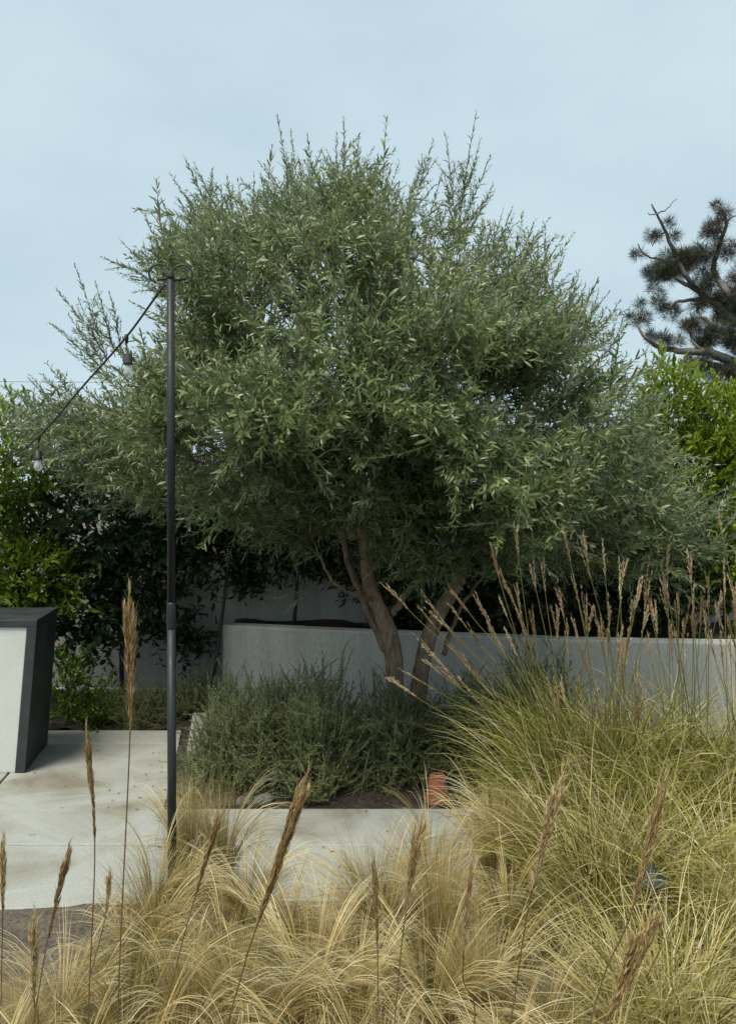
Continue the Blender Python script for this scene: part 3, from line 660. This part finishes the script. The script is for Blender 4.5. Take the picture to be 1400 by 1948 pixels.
# ------------------------------------------------------------------ rosemary
def rosemary_stem(L):
    P = stem_curve(L, U(-.3, .3), 6); n = int(L * 420)
    t = rng.uniform(.12, 1, n); az = rng.uniform(0, 6.28, n); B, A = at_line(P, t)
    h = np.stack([np.cos(az), np.sin(az), 0 * az], -1); th = rng.uniform(.5, 1.1, n) * (1.15 - .6 * t)
    D = unit(A * np.cos(th)[:, None] + h * np.sin(th)[:, None])
    ln = rng.uniform(.016, .027, n) * (1.05 - .45 * t); g = Geo()
    v = slivers(B, D, A, ln, .0034); g.add(*v, np.repeat(rng.uniform(.1, .9, n), 4))
    v = tube(P, np.linspace(.002, .0008, 6), 3, False); g.add(*v, .8)
    return g.arrays()
RS = [rosemary_stem(U(.12, .26)) for _ in range(16)]
def rosemary(label, px, Y, rx, ry, h, n, name='rosemary_shrub', spikes=(), tint=0.0, z0=0.0):
    b = W(px, 0, Y); b[2] = z0; root = thing(name, label, 'shrub', b); n = int(n * 1.7)
    g = Geo(); v = unit(rng.normal(size=(n, 3)) + (0, -.25, .25)); v[:, 2] = np.abs(v[:, 2])
    rad = rng.uniform(.45, 1, n) ** .5 * (1 + .13 * np.sin(v[:, 0] * 8 + px) + .13 * np.sin(v[:, 2] * 9 + v[:, 1] * 6 + Y))
    P = b + v * np.array([rx, ry, h]) * rad[:, None]
    D = unit(v * .8 + rng.normal(size=v.shape) * .55 + (0, 0, .45))
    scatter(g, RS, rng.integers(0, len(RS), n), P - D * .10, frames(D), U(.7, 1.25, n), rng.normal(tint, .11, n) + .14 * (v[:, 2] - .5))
    nl = 20; th_ = rng.uniform(0, 6.28, nl); rr_ = np.sqrt(rng.random(nl)) * .8; Bl = b + np.stack([np.cos(th_) * rr_ * rx, np.sin(th_) * rr_ * ry, h * np.sqrt(1 - rr_ ** 2) * U(.72, .98, nl)], -1)
    scatter(g, RS, rng.integers(0, len(RS), nl), Bl, frames(unit(rng.normal(size=(nl, 3)) * .22 + (0, 0, 1))), U(.7, 1.1, nl) * min(1, h / .4), rng.normal(tint + .12, .08, nl))
    for (sx, sy) in spikes:                       # taller upright leaders
        tip = W(sx, sy, Y); 
        for q in range(3):
            aa = tip + rng.normal(0, .02, 3) - (0, 0, .25 + .06 * q); dd = unit(tip - aa + rng.normal(0, .02, 3))
            scatter(g, RS, rng.integers(0, len(RS), 1), aa[None], frames(dd[None]), np.array([1.0]), np.array([tint]))
    part('foliage', g, M['rosemary'], root, kind='stuff')
    g = Geo()
    for k in range(int(n / 14)):
        e = P[rng.integers(0, n)]; a = b + rng.normal(0, .06, 3) * (1, 1, 0); Ls = smooth_line([a, (a + e) / 2 + rng.normal(0, .04, 3), e], 4)
        g.add(*tube(Ls, np.linspace(.005, .0016, len(Ls)), 4, False), U(0, 1))
    part('twigs', g, M['rosetwig'], root, kind='stuff')
    return root
rosemary('green rosemary shrub spilling over the left edge of the planting bed', 470, 4.95, .36, .42, .50, 600, spikes=[(465, 1222), (440, 1262), (402, 1270)], tint=.05)
rosemary('largest and brightest green rosemary mound in the middle of the bed', 585, 4.92, .44, .46, .55, 860, spikes=[(555, 1245), (610, 1232), (520, 1262), (655, 1222), (648, 1205)], tint=.10)
rosemary('darker twiggy rosemary mound just in front of the olive trunks', 750, 5.02, .40, .40, .46, 560, spikes=[(690, 1262), (760, 1300), (835, 1290)], tint=-.05)
rosemary('rosemary mound between the olive trunks and the tall grass', 900, 5.0, .38, .38, .52, 520, spikes=[(870, 1265), (935, 1262)], tint=-.02)
rosemary('rosemary plant half hidden behind the tall grass plumes', 1015, 5.05, .34, .36, .66, 460, spikes=[(1000, 1235)])
rosemary('small dull rosemary at the wall foot just left of the black pole', 265, 6.25, .36, .22, .24, 200, tint=-.15)
rosemary('small reddish twiggy plant at the wall foot right of the black pole', 372, 6.35, .26, .22, .30, 170, tint=-.12, spikes=[(385, 1300)])
rosemary('sparse grey green plant creeping over the bed corner beside the kerb', 400, 4.85, .16, .30, .12, 120, tint=.12)

# ------------------------------------------------------------------ pine
PYY = 11.0
pbase = W(1520, 0, PYY); pbase[2] = -.03
pine = thing('pine_tree', 'half dead pine with brown needle clusters and bare grey boughs at upper right', 'tree', pbase)
g = Geo(); Lr = smooth_line([[*pbase, .26], [*W(1515, 1000, PYY), .22], [*W(1500, 780, PYY), .19], [*W(1470, 640, PYY), .14], [*W(1440, 500, PYY), .08], [*W(1425, 380, PYY), .03]], 5)
g.add(*tube(Lr[:, :3], Lr[:, 3], 12)); part('trunk', g, M['pinebark'], pine)
PB = [[(1495, 735, .10), (1440, 705, .085), (1400, 690, .075), (1350, 672, .06), (1300, 668, .045), (1260, 664, .035), (1230, 645, .025), (1208, 612, .012)],
      [(1480, 690, .08), (1430, 640, .06), (1385, 600, .05), (1345, 567, .04), (1312, 545, .03), (1283, 530, .02)],
      [(1345, 567, .035), (1315, 570, .025), (1285, 576, .02), (1262, 592, .012)],
      [(1330, 555, .03), (1300, 520, .03), (1278, 470, .025), (1258, 425, .018), (1239, 388, .010)],
      [(1247, 408, .012), (1268, 398, .008), (1286, 377, .004)], [(1247, 408, .01), (1232, 406, .005)],
      [(1285, 495, .02), (1245, 492, .014), (1222, 480, .010), (1210, 462, .006)], [(1225, 482, .008), (1205, 488, .005), (1196, 480, .004)],
      [(1440, 620, .07), (1385, 560, .05), (1358, 510, .035), (1372, 460, .03), (1380, 420, .02), (1370, 395, .015), (1360, 388, .008)],
      [(1378, 428, .015), (1392, 412, .01), (1410, 405, .008)], [(1268, 440, .012), (1252, 452, .008), (1240, 468, .006)],
      [(1460, 600, .06), (1520, 540, .045), (1580, 500, .025), (1620, 450, .01)], [(1490, 700, .08), (1570, 650, .05), (1650, 640, .03), (1720, 600, .01)], [(1445, 520, .05), (1500, 450, .03), (1530, 400, .01)],
      [(1420, 715, .06), (1370, 700, .05), (1330, 690, .03), (1300, 700, .02)], [(1350, 672, .03), (1320, 655, .02), (1310, 630, .012)], [(1390, 640, .04), (1340, 610, .03), (1325, 585, .02)]]
for r in PB:
    Lr = smooth_line([[*W(a, b, PYY + .12 * math.sin(a * .05 + b * .03)), c] for a, b, c in r], 4); Lr[:, :3] += rng.normal(0, .008, Lr[:, :3].shape)
    g = Geo(); g.add(*tube(Lr[:, :3], Lr[:, 3], 8)); part('bough', g, M['pinebark'], pine)
def tuft(n, L):
    v = unit(rng.normal(size=(n, 3)) * .75 + (0, 0, .55)); g = Geo()
    B = v * .01 + np.array([0, 0, 1.0]) * rng.uniform(-.05, .02, (n, 1)); g.add(*slivers(B, v, unit(rng.normal(size=(n, 3))), rng.uniform(.7, 1.1, n) * L, .0048), np.repeat(rng.uniform(0, 1, n), 4)); return g.arrays()
TF = [tuft(60, .125) for _ in range(6)]
CL = [(1240, 443, 12, 0), (1246, 452, 9, 0), (1268, 425, 11, 0), (1284, 446, 6, 0), (1212, 486, 9, 1), (1285, 502, 38, 0), (1262, 518, 28, 0), (1300, 492, 26, 1), (1288, 508, 20, 1), (1322, 490, 16, 0), (1332, 484, 20, 0), (1346, 492, 12, 0), (1240, 520, 16, 0), (1245, 548, 10, 0), (1250, 575, 18, 0), (1268, 590, 14, 0), (1282, 596, 14, 1), (1220, 580, 11, 0), (1198, 606, 8, 0), (1216, 612, 13, 0), (1228, 600, 10, 0), (1240, 640, 15, 0), (1262, 648, 16, 0), (1288, 648, 14, 0), (1318, 622, 22, 0), (1312, 618, 14, 1), (1330, 650, 16, 0), (1358, 560, 26, 1), (1388, 555, 26, 1), (1375, 580, 26, 0), (1352, 528, 24, 0), (1330, 545, 16, 0), (1330, 580, 18, 0), (1375, 600, 24, 0), (1400, 600, 26, 0), (1362, 472, 18, 0), (1355, 440, 20, 1), (1370, 428, 14, 1), (1340, 432, 10, 0), (1392, 470, 14, 0), (1385, 482, 12, 0), (1385, 632, 36, 0), (1352, 642, 26, 0), (1335, 690, 24, 0), (1320, 700, 20, 0), (1395, 712, 34, 0), (1360, 712, 24, 0), (1410, 520, 22, 1), (1362, 392, 7, 1), (1378, 405, 7, 0), (1385, 742, 30, 0), (1415, 660, 30, 0), (1398, 650, 20, 1), (1428, 570, 30, 0), (1440, 480, 24, 0), (1500, 560, 34, 0), (1560, 510, 34, 0), (1610, 460, 26, 1), (1560, 650, 36, 0), (1630, 640, 34, 0), (1700, 610, 28, 0), (1500, 460, 30, 0), (1530, 410, 22, 1), (1470, 420, 28, 0), (1600, 570, 30, 0)]
gg = [Geo(), Geo()]
for a, b, r, dead in CL:
    n = max(5, int((r / 5.0) ** 2 * 1.05)); c = W(a, b, PYY); rr = r / F * PYY
    v = unit(rng.normal(size=(n, 3))); P = c + v * rr * (rng.random((n, 1)) ** .5) * np.array([1.1, 1.3, .85])
    D = unit(v * .6 + rng.normal(size=v.shape) * .3 + (0, 0, .55))
    ww = rng.random(n) < (.07 if not dead else .6)
    for q in (0, 1):
        m = ww if q else ~ww
        if m.any(): scatter(gg[q], TF, rng.integers(0, 6, m.sum()), P[m], frames(D[m]), U(.75, 1.15, m.sum()), rng.normal(0, .12, m.sum()))
part('needles', gg[0], M['pine'], pine, kind='stuff'); part('dead_needles', gg[1], M['pinedead'], pine, kind='stuff')

# ------------------------------------------------------------------ grasses
def arcs(n, az, th0, th1, L, S, p=1.3, wob=0.0):
    t = np.linspace(0, 1, S + 1)[None]; tm = (t[:, 1:] + t[:, :-1]) / 2
    th = np.reshape(th0, (-1, 1)) + (np.reshape(th1, (-1, 1)) - np.reshape(th0, (-1, 1))) * tm ** np.reshape(p, (-1, 1))
    a = np.reshape(az, (-1, 1)) + (np.cumsum(rng.normal(0, wob, (n, S)), 1) if wob else 0)
    ds = np.reshape(L, (-1, 1)) / S
    d = np.stack([np.sin(th) * np.cos(a) * ds, np.sin(th) * np.sin(a) * ds, np.cos(th) * ds], -1)
    return np.concatenate([np.zeros((n, 1, 3)), np.cumsum(d, 1)], 1), np.broadcast_to(t, (n, S + 1))
def side_of(P, twist):
    T = unit(np.gradient(P, axis=1)); r = np.stack([np.cos(twist), np.sin(twist), 0 * twist + .15], -1)[:, None]
    return unit(np.cross(T, np.broadcast_to(r, T.shape)))

def feather_tuft(up, green, nt_, n=900):
    """fine hair-like blades and drooping pale tresses; up = how upright, height about 0.45 m"""
    g = Geo()
    az = rng.uniform(0, 6.28, n); L = rng.uniform(.18, .46, n); lean = rng.uniform(0, 1, n) ** 1.2
    P, t = arcs(n, az, lean * .38 * (1.2 - up), (lean * .5 + rng.uniform(.1, 1.0, n)) * (1.25 - up), L, 6, 1.6, .17)
    P = P + np.stack([np.cos(az), np.sin(az), 0 * az], -1)[:, None] * (rng.uniform(0, .06, n) * (lean + .3))[:, None, None]
    w = .0013 * (1 - .75 * t) * rng.uniform(.6, 1.4, (n, 1))
    gold = rng.random((n, 1)) < .25
    g.add(*ribbons(P, w, side_of(P, rng.uniform(0, 6.28, n))), np.repeat(np.clip(t * .55 + np.where(gold, rng.uniform(.1, .4, (n, 1)), rng.uniform(-.2, .12, (n, 1))) - green, 0, 1), 2, -1).ravel())
    hairs = 12; m = nt_ * hairs; rp_ = lambda a, b: np.repeat(rng.uniform(a, b, nt_), hairs)
    az0, L0, l0, e0 = rp_(0, 6.28), rp_(.36, .66), rp_(.02, .45), rp_(1.2, 3.0)
    P, t = arcs(m, az0 + rng.normal(0, .035, m), l0, e0 + rng.normal(0, .11, m), L0 * rng.uniform(.80, 1.06, m), 10, rp_(1.5, 3.0), .025)
    w = .0021 * np.clip(.25 + t * 1.2, 0, 1) * (1 - .85 * np.clip((t - .72) / .28, 0, 1)) * rng.uniform(.6, 1.35, (m, 1))
    g.add(*ribbons(P, w, side_of(P, rng.uniform(0, 6.28, m))), np.repeat(np.clip(.22 + t * .85 + rp_(-.18, .12)[:, None] + rng.uniform(-.08, .10, (m, 1)), 0, 1), 2, -1).ravel())
    # broken dry straws
    k = 40; az = rng.uniform(0, 6.28, k); P, t = arcs(k, az, rng.uniform(0, .9, k), rng.uniform(0, 1.4, k), rng.uniform(.2, .5, k), 5, 1.2, .05)
    g.add(*ribbons(P, .0017 * (1 - .5 * t), side_of(P, rng.uniform(0, 6.28, k))), np.repeat(rng.uniform(.3, 1.0, (k, 1)) + 0 * t, 2, -1).ravel())
    return g
FT = [feather_tuft(*q) for q in ((.3, .05, 26), (.2, .0, 34), (.5, .12, 20), (.3, .14, 28), (.85, -.12, 10, 1300), (.4, .04, 22), (.9, -.18, 8, 1500), (.1, .08, 38))]
FTm = [f.mesh('blades', M['feather']) for f in FT]
def feather(px, Y, s, label, v=None, zs_=1.0):
    b = W(px, 0, Y); b[2] = 0.0
    root = thing('feather_grass', label, 'grass tuft', b, 'feather grass tufts in the foreground drift')
    v = rng.integers(0, len(FTm)) if v is None else v
    o = link('blades', FTm[v], root, kind='stuff'); o.scale = (s, s, s * zs_); o.rotation_euler = (U(-.08, .08), U(-.08, .08), U(0, 6.28))
feather(362, 3.37, 1.0, 'upright golden feather grass tuft at the foot of the black pole', 6, 1.15)
feather(420, 3.33, 1.0, 'golden feather grass tuft just right of the black pole', 4, 1.12)
feather(940, 3.32, 1.0, 'tall golden feather grass tuft in front of the terracotta pot', 6, 1.1)
feather(985, 3.25, 1.05, 'golden feather grass tuft at the left side of the tall green grass', 4, 1.1)
feather(805, 3.15, 1.0, 'wispy feather grass tuft at the right end of the open paving', 0)
feather(705, 3.05, .9, 'low wispy feather grass tuft in the middle of the paving edge', 5)
feather(470, 2.95, .85, 'low feather grass tuft between the pole and the leaning brown seed head', 1)
feather(290, 2.95, .95, 'feather grass tuft left of the black pole over the paving edge', 0)
ORD = ['leftmost', 'second from left', 'third from left', 'fourth from left', 'fifth from left', 'sixth from left', 'seventh from left', 'eighth from left', 'ninth from left', 'tenth from left', 'rightmost', 'twelfth']
for row, look, tufts in [('back row', 'wispy blond', [(245, 2.62, .95), (300, 2.66, .80), (425, 2.66, .80), (545, 2.7, .8), (640, 2.62, .85), (745, 2.7, 1.0), (850, 2.75, 1.05), (965, 2.75, 1.0)]),
                         ('middle row', 'blond', [(25, 2.14, .9), (120, 2.26, .95), (225, 2.22, 1.0), (345, 2.28, 1.0), (460, 2.24, 1.0), (575, 2.26, 1.05), (690, 2.3, 1.0), (810, 2.3, 1.0), (930, 2.3, 1.0), (1050, 2.2, .9)]),
                         ('front row', 'drooping pale', [(-20, 1.88, .85), (95, 1.86, .9), (215, 1.9, .95), (340, 1.88, 1.0), (465, 1.86, 1.0), (590, 1.9, 1.0), (715, 1.86, 1.0), (840, 1.88, .95), (965, 1.86, .9), (1090, 1.86, .88)])]:
    for k, (px, Y, s) in enumerate(tufts):
        feather(px + U(-12, 12), Y + U(-.04, .04), s * U(.92, 1.06), f'{look} feather grass tuft, {ORD[k] if k < len(tufts) - 1 else "rightmost"} in the {row} of the drift')
for px, Y, s, lab in [(1160, 1.95, .85, 'pale feather grass tuft below the thick golden reed at bottom right'), (1275, 1.9, .85, 'pale feather grass tuft in front of the small path light'), (1385, 1.95, .85, 'pale feather grass tuft in the bottom right corner of the photo')]:
    feather(px, Y, s, lab)

# tall green and straw grass at right
def tall_clump(n, dead, curl, hgt=1.0):
    g = Geo(); az = rng.uniform(0, 6.28, n); L = rng.uniform(.40, 1.05, n) * hgt; lean = rng.random(n)
    P, t = arcs(n, az, .03 + lean * .5, .2 + lean * .8 + rng.uniform(0, 1.7, n), L, 9, rng.uniform(1.1, 2.8, n), .20)
    P = P + np.stack([np.cos(az), np.sin(az), 0 * az], -1)[:, None] * (rng.uniform(0, .20, n))[:, None, None]
    w = .0060 * np.clip(.6 + t, 0, 1) * (1 - t ** 2.2 * .95) * rng.uniform(.5, 1.3, (n, 1))
    k = rng.random((n, 1)) < dead
    tn = np.where(k, rng.uniform(.72, 1.0, (n, 1)), rng.choice([.04, .2, .34, .46, .62], (n, 1), p=[.15, .2, .25, .2, .2]) + rng.normal(0, .05, (n, 1))) + t * .18 - .08
    g.add(*ribbons(P, w, side_of(P, az + rng.normal(0, .8, n))), np.repeat(tn, 2, -1).ravel())
    # curled dry blades, hooked and tangled
    m = int(n * curl); az = rng.uniform(0, 6.28, m); sg = rng.choice([-1, 1], m)
    P, t = arcs(m, az, rng.uniform(.1, 1.2, m), rng.uniform(1.5, 5.0, m), rng.uniform(.18, .5, m), 10, rng.uniform(1.2, 3.5, m), .30)
    a2 = rng.uniform(0, 6.28, m); r2 = .42 * hgt * np.sqrt(rng.random(m)); P = P + np.stack([np.cos(a2) * r2, np.sin(a2) * r2, rng.uniform(0, .55, m) * hgt * (1.1 - r2 / (.5 * hgt))], -1)[:, None]
    w = .0036 * (1 - t ** 2 * .9) * rng.uniform(.6, 1.4, (m, 1))
    tn = np.where(rng.random((m, 1)) < .30, .02, rng.uniform(.62, 1.0, (m, 1))) + 0 * t
    g.add(*ribbons(P, w, side_of(P, rng.uniform(0, 6.28, m))), np.repeat(tn, 2, -1).ravel())
    return g
TC = [tall_clump(*q).mesh('blades', M['tall']) for q in ((1150, .22, .45), (1000, .38, .8), (520, .70, 1.6, .85))]
TALL = [(1078, 3.75, .98, 0, 'tall green grass clump leaning left toward the rosemary'), (1165, 3.75, 1.0, 0, 'tall yellow green grass clump with upright plumes before the retaining wall'), (1300, 3.65, 1.0, 1, 'tall plumed grass clump standing right of the centre of the grass bank'), (1430, 3.6, 1.0, 1, 'tall plumed grass clump cut by the right photo edge'),
        (1150, 3.05, .80, 1, 'drying arching grass clump left of the small path light'), (1255, 3.1, .9, 2, 'tangled straw coloured grass clump behind the small path light'), (1400, 2.85, .9, 2, 'tangled dry grass clump at the right edge beside the path light'), (1200, 2.33, .66, 2, 'low dry grass clump just left of the small path light'), (1285, 2.3, .74, 2, 'low dry grass clump just right of the small path light')]
roots = []
for px, Y, s, v, lab in TALL:
    b = W(px, 0, Y); b[2] = 0; r = thing('tall_grass', lab, 'grass clump', b, 'tall grass clumps at right')
    o = link('blades', TC[v], r, kind='stuff'); o.scale = (s, s, s); o.rotation_euler = (0, 0, U(0, 6.28)); roots.append((r, b))
def flower_stalk(root, b, tip, plume, lean_t=None):
    base = b + np.array([U(-.10, .10), U(-.10, .10), 0.0]); h = tip - base
    mid = base + h * .5 + np.array([-h[0] * .16, 0, abs(h[0]) * .10]) + rng.normal(0, .012, 3)
    Lr = smooth_line([base, mid, tip - (tip - mid) * .25, tip], 6); g = Geo()
    n = len(Lr); g.add(*tube(Lr, np.linspace(.0022, .0009, n), 4, False), np.repeat(np.linspace(.15, .45, n), 4))
    q = unit(tip - Lr[-4]); k = int(U(2, 7)); off = U(-.10, .38)
    for j in range(k):                             # narrow racemes pressed together
        s0 = tip - q * plume * U(.55, 1.0); ln = plume * U(.5, .95); d = unit(q + rng.normal(0, .055, 3))
        m = 26; tt = np.sort(rng.uniform(0, 1, m)); B = s0 + d * (ln * tt)[:, None]
        dd = unit(d + rng.normal(0, .16, (m, 3)))
        g.add(*slivers(B, dd, unit(rng.normal(size=(m, 3))), rng.uniform(.014, .026, m), .0036), np.repeat(np.clip(rng.uniform(.5, .92, m) + off, 0, 1), 4))
    part('flower_stalk', g, M['plume'], root)
TIPS = [(0, (736, 1117)), (0, (792, 1150)), (0, (800, 1128)), (0, (822, 1165)), (0, (858, 1122)), (0, (905, 1140)), (0, (870, 1240)), (0, (800, 1222)), (0, (806, 1256)), (0, (742, 1290)), (0, (770, 1275)), (0, (855, 1150)), (0, (930, 1030)), (0, (980, 1012)), (0, (958, 1100)), (0, (948, 1130)), (0, (1012, 1160)), (0, (1010, 1075)), (0, (1030, 1070)), (0, (895, 1200)), (0, (925, 1180)), (0, (980, 1120)), (0, (840, 1275)), (0, (880, 1300)),
        (1, (1075, 1018)), (1, (1106, 1022)), (1, (1148, 1040)), (1, (1186, 1068)), (1, (1178, 1080)), (1, (1090, 1100)), (1, (1110, 1130)), (1, (1130, 1160)), (1, (1085, 1166)), (1, (1060, 1120)), (1, (1160, 1150)), (1, (1216, 1110)), (1, (1200, 1180)), (1, (1230, 1100)), (1, (1045, 1150)), (1, (1140, 1200)), (1, (1178, 1210)),
        (2, (1268, 1040)), (2, (1310, 1055)), (2, (1290, 1125)), (2, (1258, 1110)), (2, (1320, 1120)), (2, (1348, 1085)), (2, (1275, 1180)), (2, (1336, 1140)), (2, (1245, 1160)), (2, (1300, 1200)), (2, (1230, 1210)), (2, (1318, 1165)), (2, (1262, 1090)),
        (3, (1368, 990)), (3, (1376, 1080)), (3, (1390, 1100)), (3, (1396, 1140)), (3, (1360, 1150)), (3, (1384, 1170)), (3, (1400, 1060)), (3, (1345, 1200)), (3, (1415, 1120))]
for k, (px, py) in TIPS:
    r, b = roots[k]; flower_stalk(r, b, W(px, py, b[1] + U(-.35, .15)), U(.12, .21))
for k in range(48):
    q = int(rng.integers(0, 4)); r, b = roots[q]
    px = TALL[q][0] + U(-150, 60) if q == 0 else TALL[q][0] + U(-70, 70)
    flower_stalk(r, b, W(px, U(1130, 1340), b[1] + U(-.4, .1)), U(.10, .20))

# foreground reed stalks with brown seed heads
def reed(label, tip, end, low, Y, wid, tone=0.0, nb=13, loose=1.0):
    T_, E_, L_ = W(*tip, Y), W(*end, Y), W(*low, Y)
    dn = unit(L_ - E_); base = L_ + dn * max(L_[2] / max(-dn[2], .3), 0); base[2] = 0.0
    root = thing('reed_stalk', label, 'reed grass', base, 'reed stalks with brown seed heads in the foreground')
    bw = rng.normal(0, .012, 3) * (1, 1, 0); line_ = smooth_line([base, L_ + bw, E_, T_ + bw * .5], 10)
    k1 = 21
    g = Geo(); st = line_[:k1 + 4]; g.add(*tube(st, np.linspace(.0019, .0014, len(st)), 6), np.repeat(np.linspace(0, 1, len(st)), 6).tolist() + [0, 1]); part('stem', g, M['reedstem'], root)
    hd = line_[20:]; HL = np.linalg.norm(T_ - E_); R = wid / F * Y * .43
    ax_ = unit(T_ - E_); s1 = unit(np.cross(ax_, (0, 1, 0.1))); s2 = np.cross(ax_, s1); g = Geo()
    for j in range(nb):
        t0 = 0 if j == 0 else U(0, .5); t1 = 1.0 if j == 0 else U(.62, .90); a = U(0, 6.28); rr = (0.0 if j == 0 else U(.35, 1.0)) * R
        m = int(46 * (t1 - t0) * HL / .3) + 8; tt = np.linspace(t0, t1, m)
        B, A = at_line(hd, tt); f = ((tt - t0) / (t1 - t0)) ** .7
        B = B + (s1 * math.cos(a) + s2 * math.sin(a)) * (rr * f)[:, None] + rng.normal(0, .0011 * loose, B.shape)
        for rep in range(3):
            D = unit(A + rng.normal(0, .07 * loose, A.shape)); tipw = 1 - .55 * np.clip((tt - .85) / .15, 0, 1)
            tn = tone + rng.uniform(.15, .75, m) + .35 * np.clip((tt - .72) / .28, 0, 1)
            g.add(*leaves(B, D, unit(rng.normal(size=A.shape)), rng.uniform(.014, .026, m), .0022 * tipw, .05, .4), np.repeat(tn, 6))
        g.add(*slivers(B, unit(A + rng.normal(0, .16 * loose, A.shape)), unit(rng.normal(size=A.shape)), rng.uniform(.02, .045, m), .0009), np.repeat(tone + rng.uniform(.4, 1.0, m), 4))
        v = tube(B, .0006, 3, False); g.add(*v, .3)
    part('seed_head', g, M['reed'], root)
REEDS = [('tallest upright reed with a long tan seed head left of the pole', (254, 1118), (248, 1392), (238, 1948), 1.70, 30, .12),
         ('thin upright reed with a brown seed head over the paving at left', (170, 1385), (181, 1610), (178, 1948), 1.9, 19, -.02, 8),
         ('pale reed head rising at the very left edge of the photo', (8, 1590), (6, 1740), (0, 1948), 2.1, 13, .25, 7, 1.5),
         ('short right leaning brown reed over the dark soil at left', (133, 1603), (92, 1785), (62, 1948), 1.85, 18, .05, 9),
         ('frayed pale reed low in the bottom left corner', (62, 1730), (66, 1905), (66, 1960), 1.75, 20, .38, 9, 2.0),
         ('small brown reed head right beside the black pole', (424, 1545), (372, 1705), (335, 1850), 2.1, 20, .0, 8),
         ('largest dark brown reed leaning right before the rosemary bed', (588, 1466), (484, 1775), (448, 1900), 1.6, 36, .05, 16),
         ('tan reed head leaning right below the terracotta pot', (806, 1545), (770, 1750), (756, 1900), 2.0, 30, .25, 11, 1.6),
         ('slim upright brown reed in the middle of the feather grass', (712, 1628), (718, 1800), (720, 1900), 2.0, 16, .05, 5),
         ('thin brown reed standing in the feather grass left of the dry clumps', (886, 1622), (880, 1850), (878, 1948), 1.9, 15, .18, 6, 1.4),
         ('pale fluffy reed leaning right before the tall green grass', (1072, 1455), (1010, 1700), (968, 1948), 1.8, 32, .34, 10, 2.2),
         ('long brown reed leaning right above the small path light', (1280, 1468), (1202, 1730), (1150, 1930), 1.7, 26, .14, 9, 1.5),
         ('thick golden reed leaning right in the bottom right corner', (1252, 1715), (1150, 1948), (1120, 2010), 1.5, 46, .16, 14, 1.8),
         ('faint small reed head between the pole and the left reeds', (218, 1660), (200, 1750), (180, 1900), 2.3, 12, .3, 5, 1.5)]
for r in REEDS: reed(*r)

# ------------------------------------------------------------------ small things
LB = W(1238, 1672, 2.78); lb = np.array([LB[0], LB[1], 0.0]); z = LB[2]
root = thing('path_light', 'small mushroom capped path light half hidden in the dry grass', 'path light', lb)
g = Geo(); g.add(*lathe([(.0, z + .055), (.010, z + .052), (.014, z + .040), (.022, z + .030), (.045, z + .012), (.060, z - .002), (.062, z - .006), (.058, z - .006), (.02, z + .012), (.0, z + .014)], 28, lb)); part('cap', g, M['lampmetal'], root)
g = Geo(); g.add(*lathe([(.0, z + .016), (.016, z + .014), (.016, z - .055), (.0, z - .058)], 16, lb)); part('lamp_housing', g, M['black'], root)
g = Geo(); g.add(*tube([lb, lb + (0, 0, z - .05)], .009, 12)); part('post', g, M['black'], root)

pc = G(836, 1537); pc[1] += .085; pc[0] -= .005
root = thing('terracotta_pot', 'small upturned terracotta pot at the front edge of the planting bed', 'pot', pc)
g = Geo(); g.add(*lathe([(0.0091, 0.1529), (0.0137, 0.156), (0.038, 0.156), (0.0426, 0.1513), (0.0638, 0.0351), (0.0638, 0.0343)], 28, pc)); part('body', g, M['terracotta'], root)
g = Geo(); g.add(*lathe([(0.0638, 0.0359), (0.073, 0.0343), (0.0752, 0.0296), (0.076, 0.0), (0.0684, 0.0)], 28, pc)); part('rim', g, M['terracotta'], root)
def stone(px, py, r, label):
    c = G(px, py); c[1] += r
    n = 14; th = np.linspace(0, np.pi, 9); ph = np.arange(n) / n * 2 * np.pi
    V = np.stack([np.sin(th)[:, None] * np.cos(ph), np.sin(th)[:, None] * np.sin(ph), np.cos(th)[:, None] + 0 * ph], -1)
    V = V * (1 + .12 * np.sin(V[..., :1] * 5 + px) + .10 * np.sin(V[..., 1:2] * 7 + V[..., 2:] * 4))
    V = (V * r * np.array([1.15, .9, .75]) + np.array([0, 0, r * .5])).reshape(-1, 3)
    i = np.arange(8)[:, None] * n; j = np.arange(n)[None]; j2 = (j + 1) % n
    g = Geo(); g.add(V, None, np.stack([i + j, i + n + j, i + n + j2, i + j2], -1).reshape(-1, 4))
    tag(link('garden_stone', g.mesh('garden_stone', M['stone']), loc=c), label, 'stone')
stone(502, 1538, .05, 'rounded grey stone under the rosemary at the bed edge')
stone(462, 1538, .042, 'smaller stone left of the rounded grey stone at the bed edge')

# fallen dry olive leaves on the paving
n = 85; px_ = np.concatenate([U(-2.6, -1.0, 35), U(-1.0, 1.0, 25), U(-1.45, -1.15, 25)]); py_ = np.concatenate([U(3.5, 5.7, 35), U(3.5, 4.34, 25), U(4.4, 5.9, 25)])
B = np.stack([px_, py_, np.full(n, .004)], -1); a_ = U(0, 6.28, n); D = np.stack([np.cos(a_), np.sin(a_), U(-.02, .12, n)], -1)
m_ = (px_ < kx(py_) - .03) | (py_ < Y_BED - .03)
g = Geo(); g.add(*leaves(B[m_], D[m_], np.array([[0, 0, 1.0]]).repeat(m_.sum(), 0) + rng.normal(0, .2, (m_.sum(), 3)), U(.018, .042, m_.sum()), .007, .1, .2), np.repeat(U(.0, .6, m_.sum()), 6))
o = link('fallen_leaves', g.mesh('fallen_leaves', M['reed']), kind='stuff'); o['label'] = 'scattered dry leaves lying on the pale paving'; o['category'] = 'leaves'
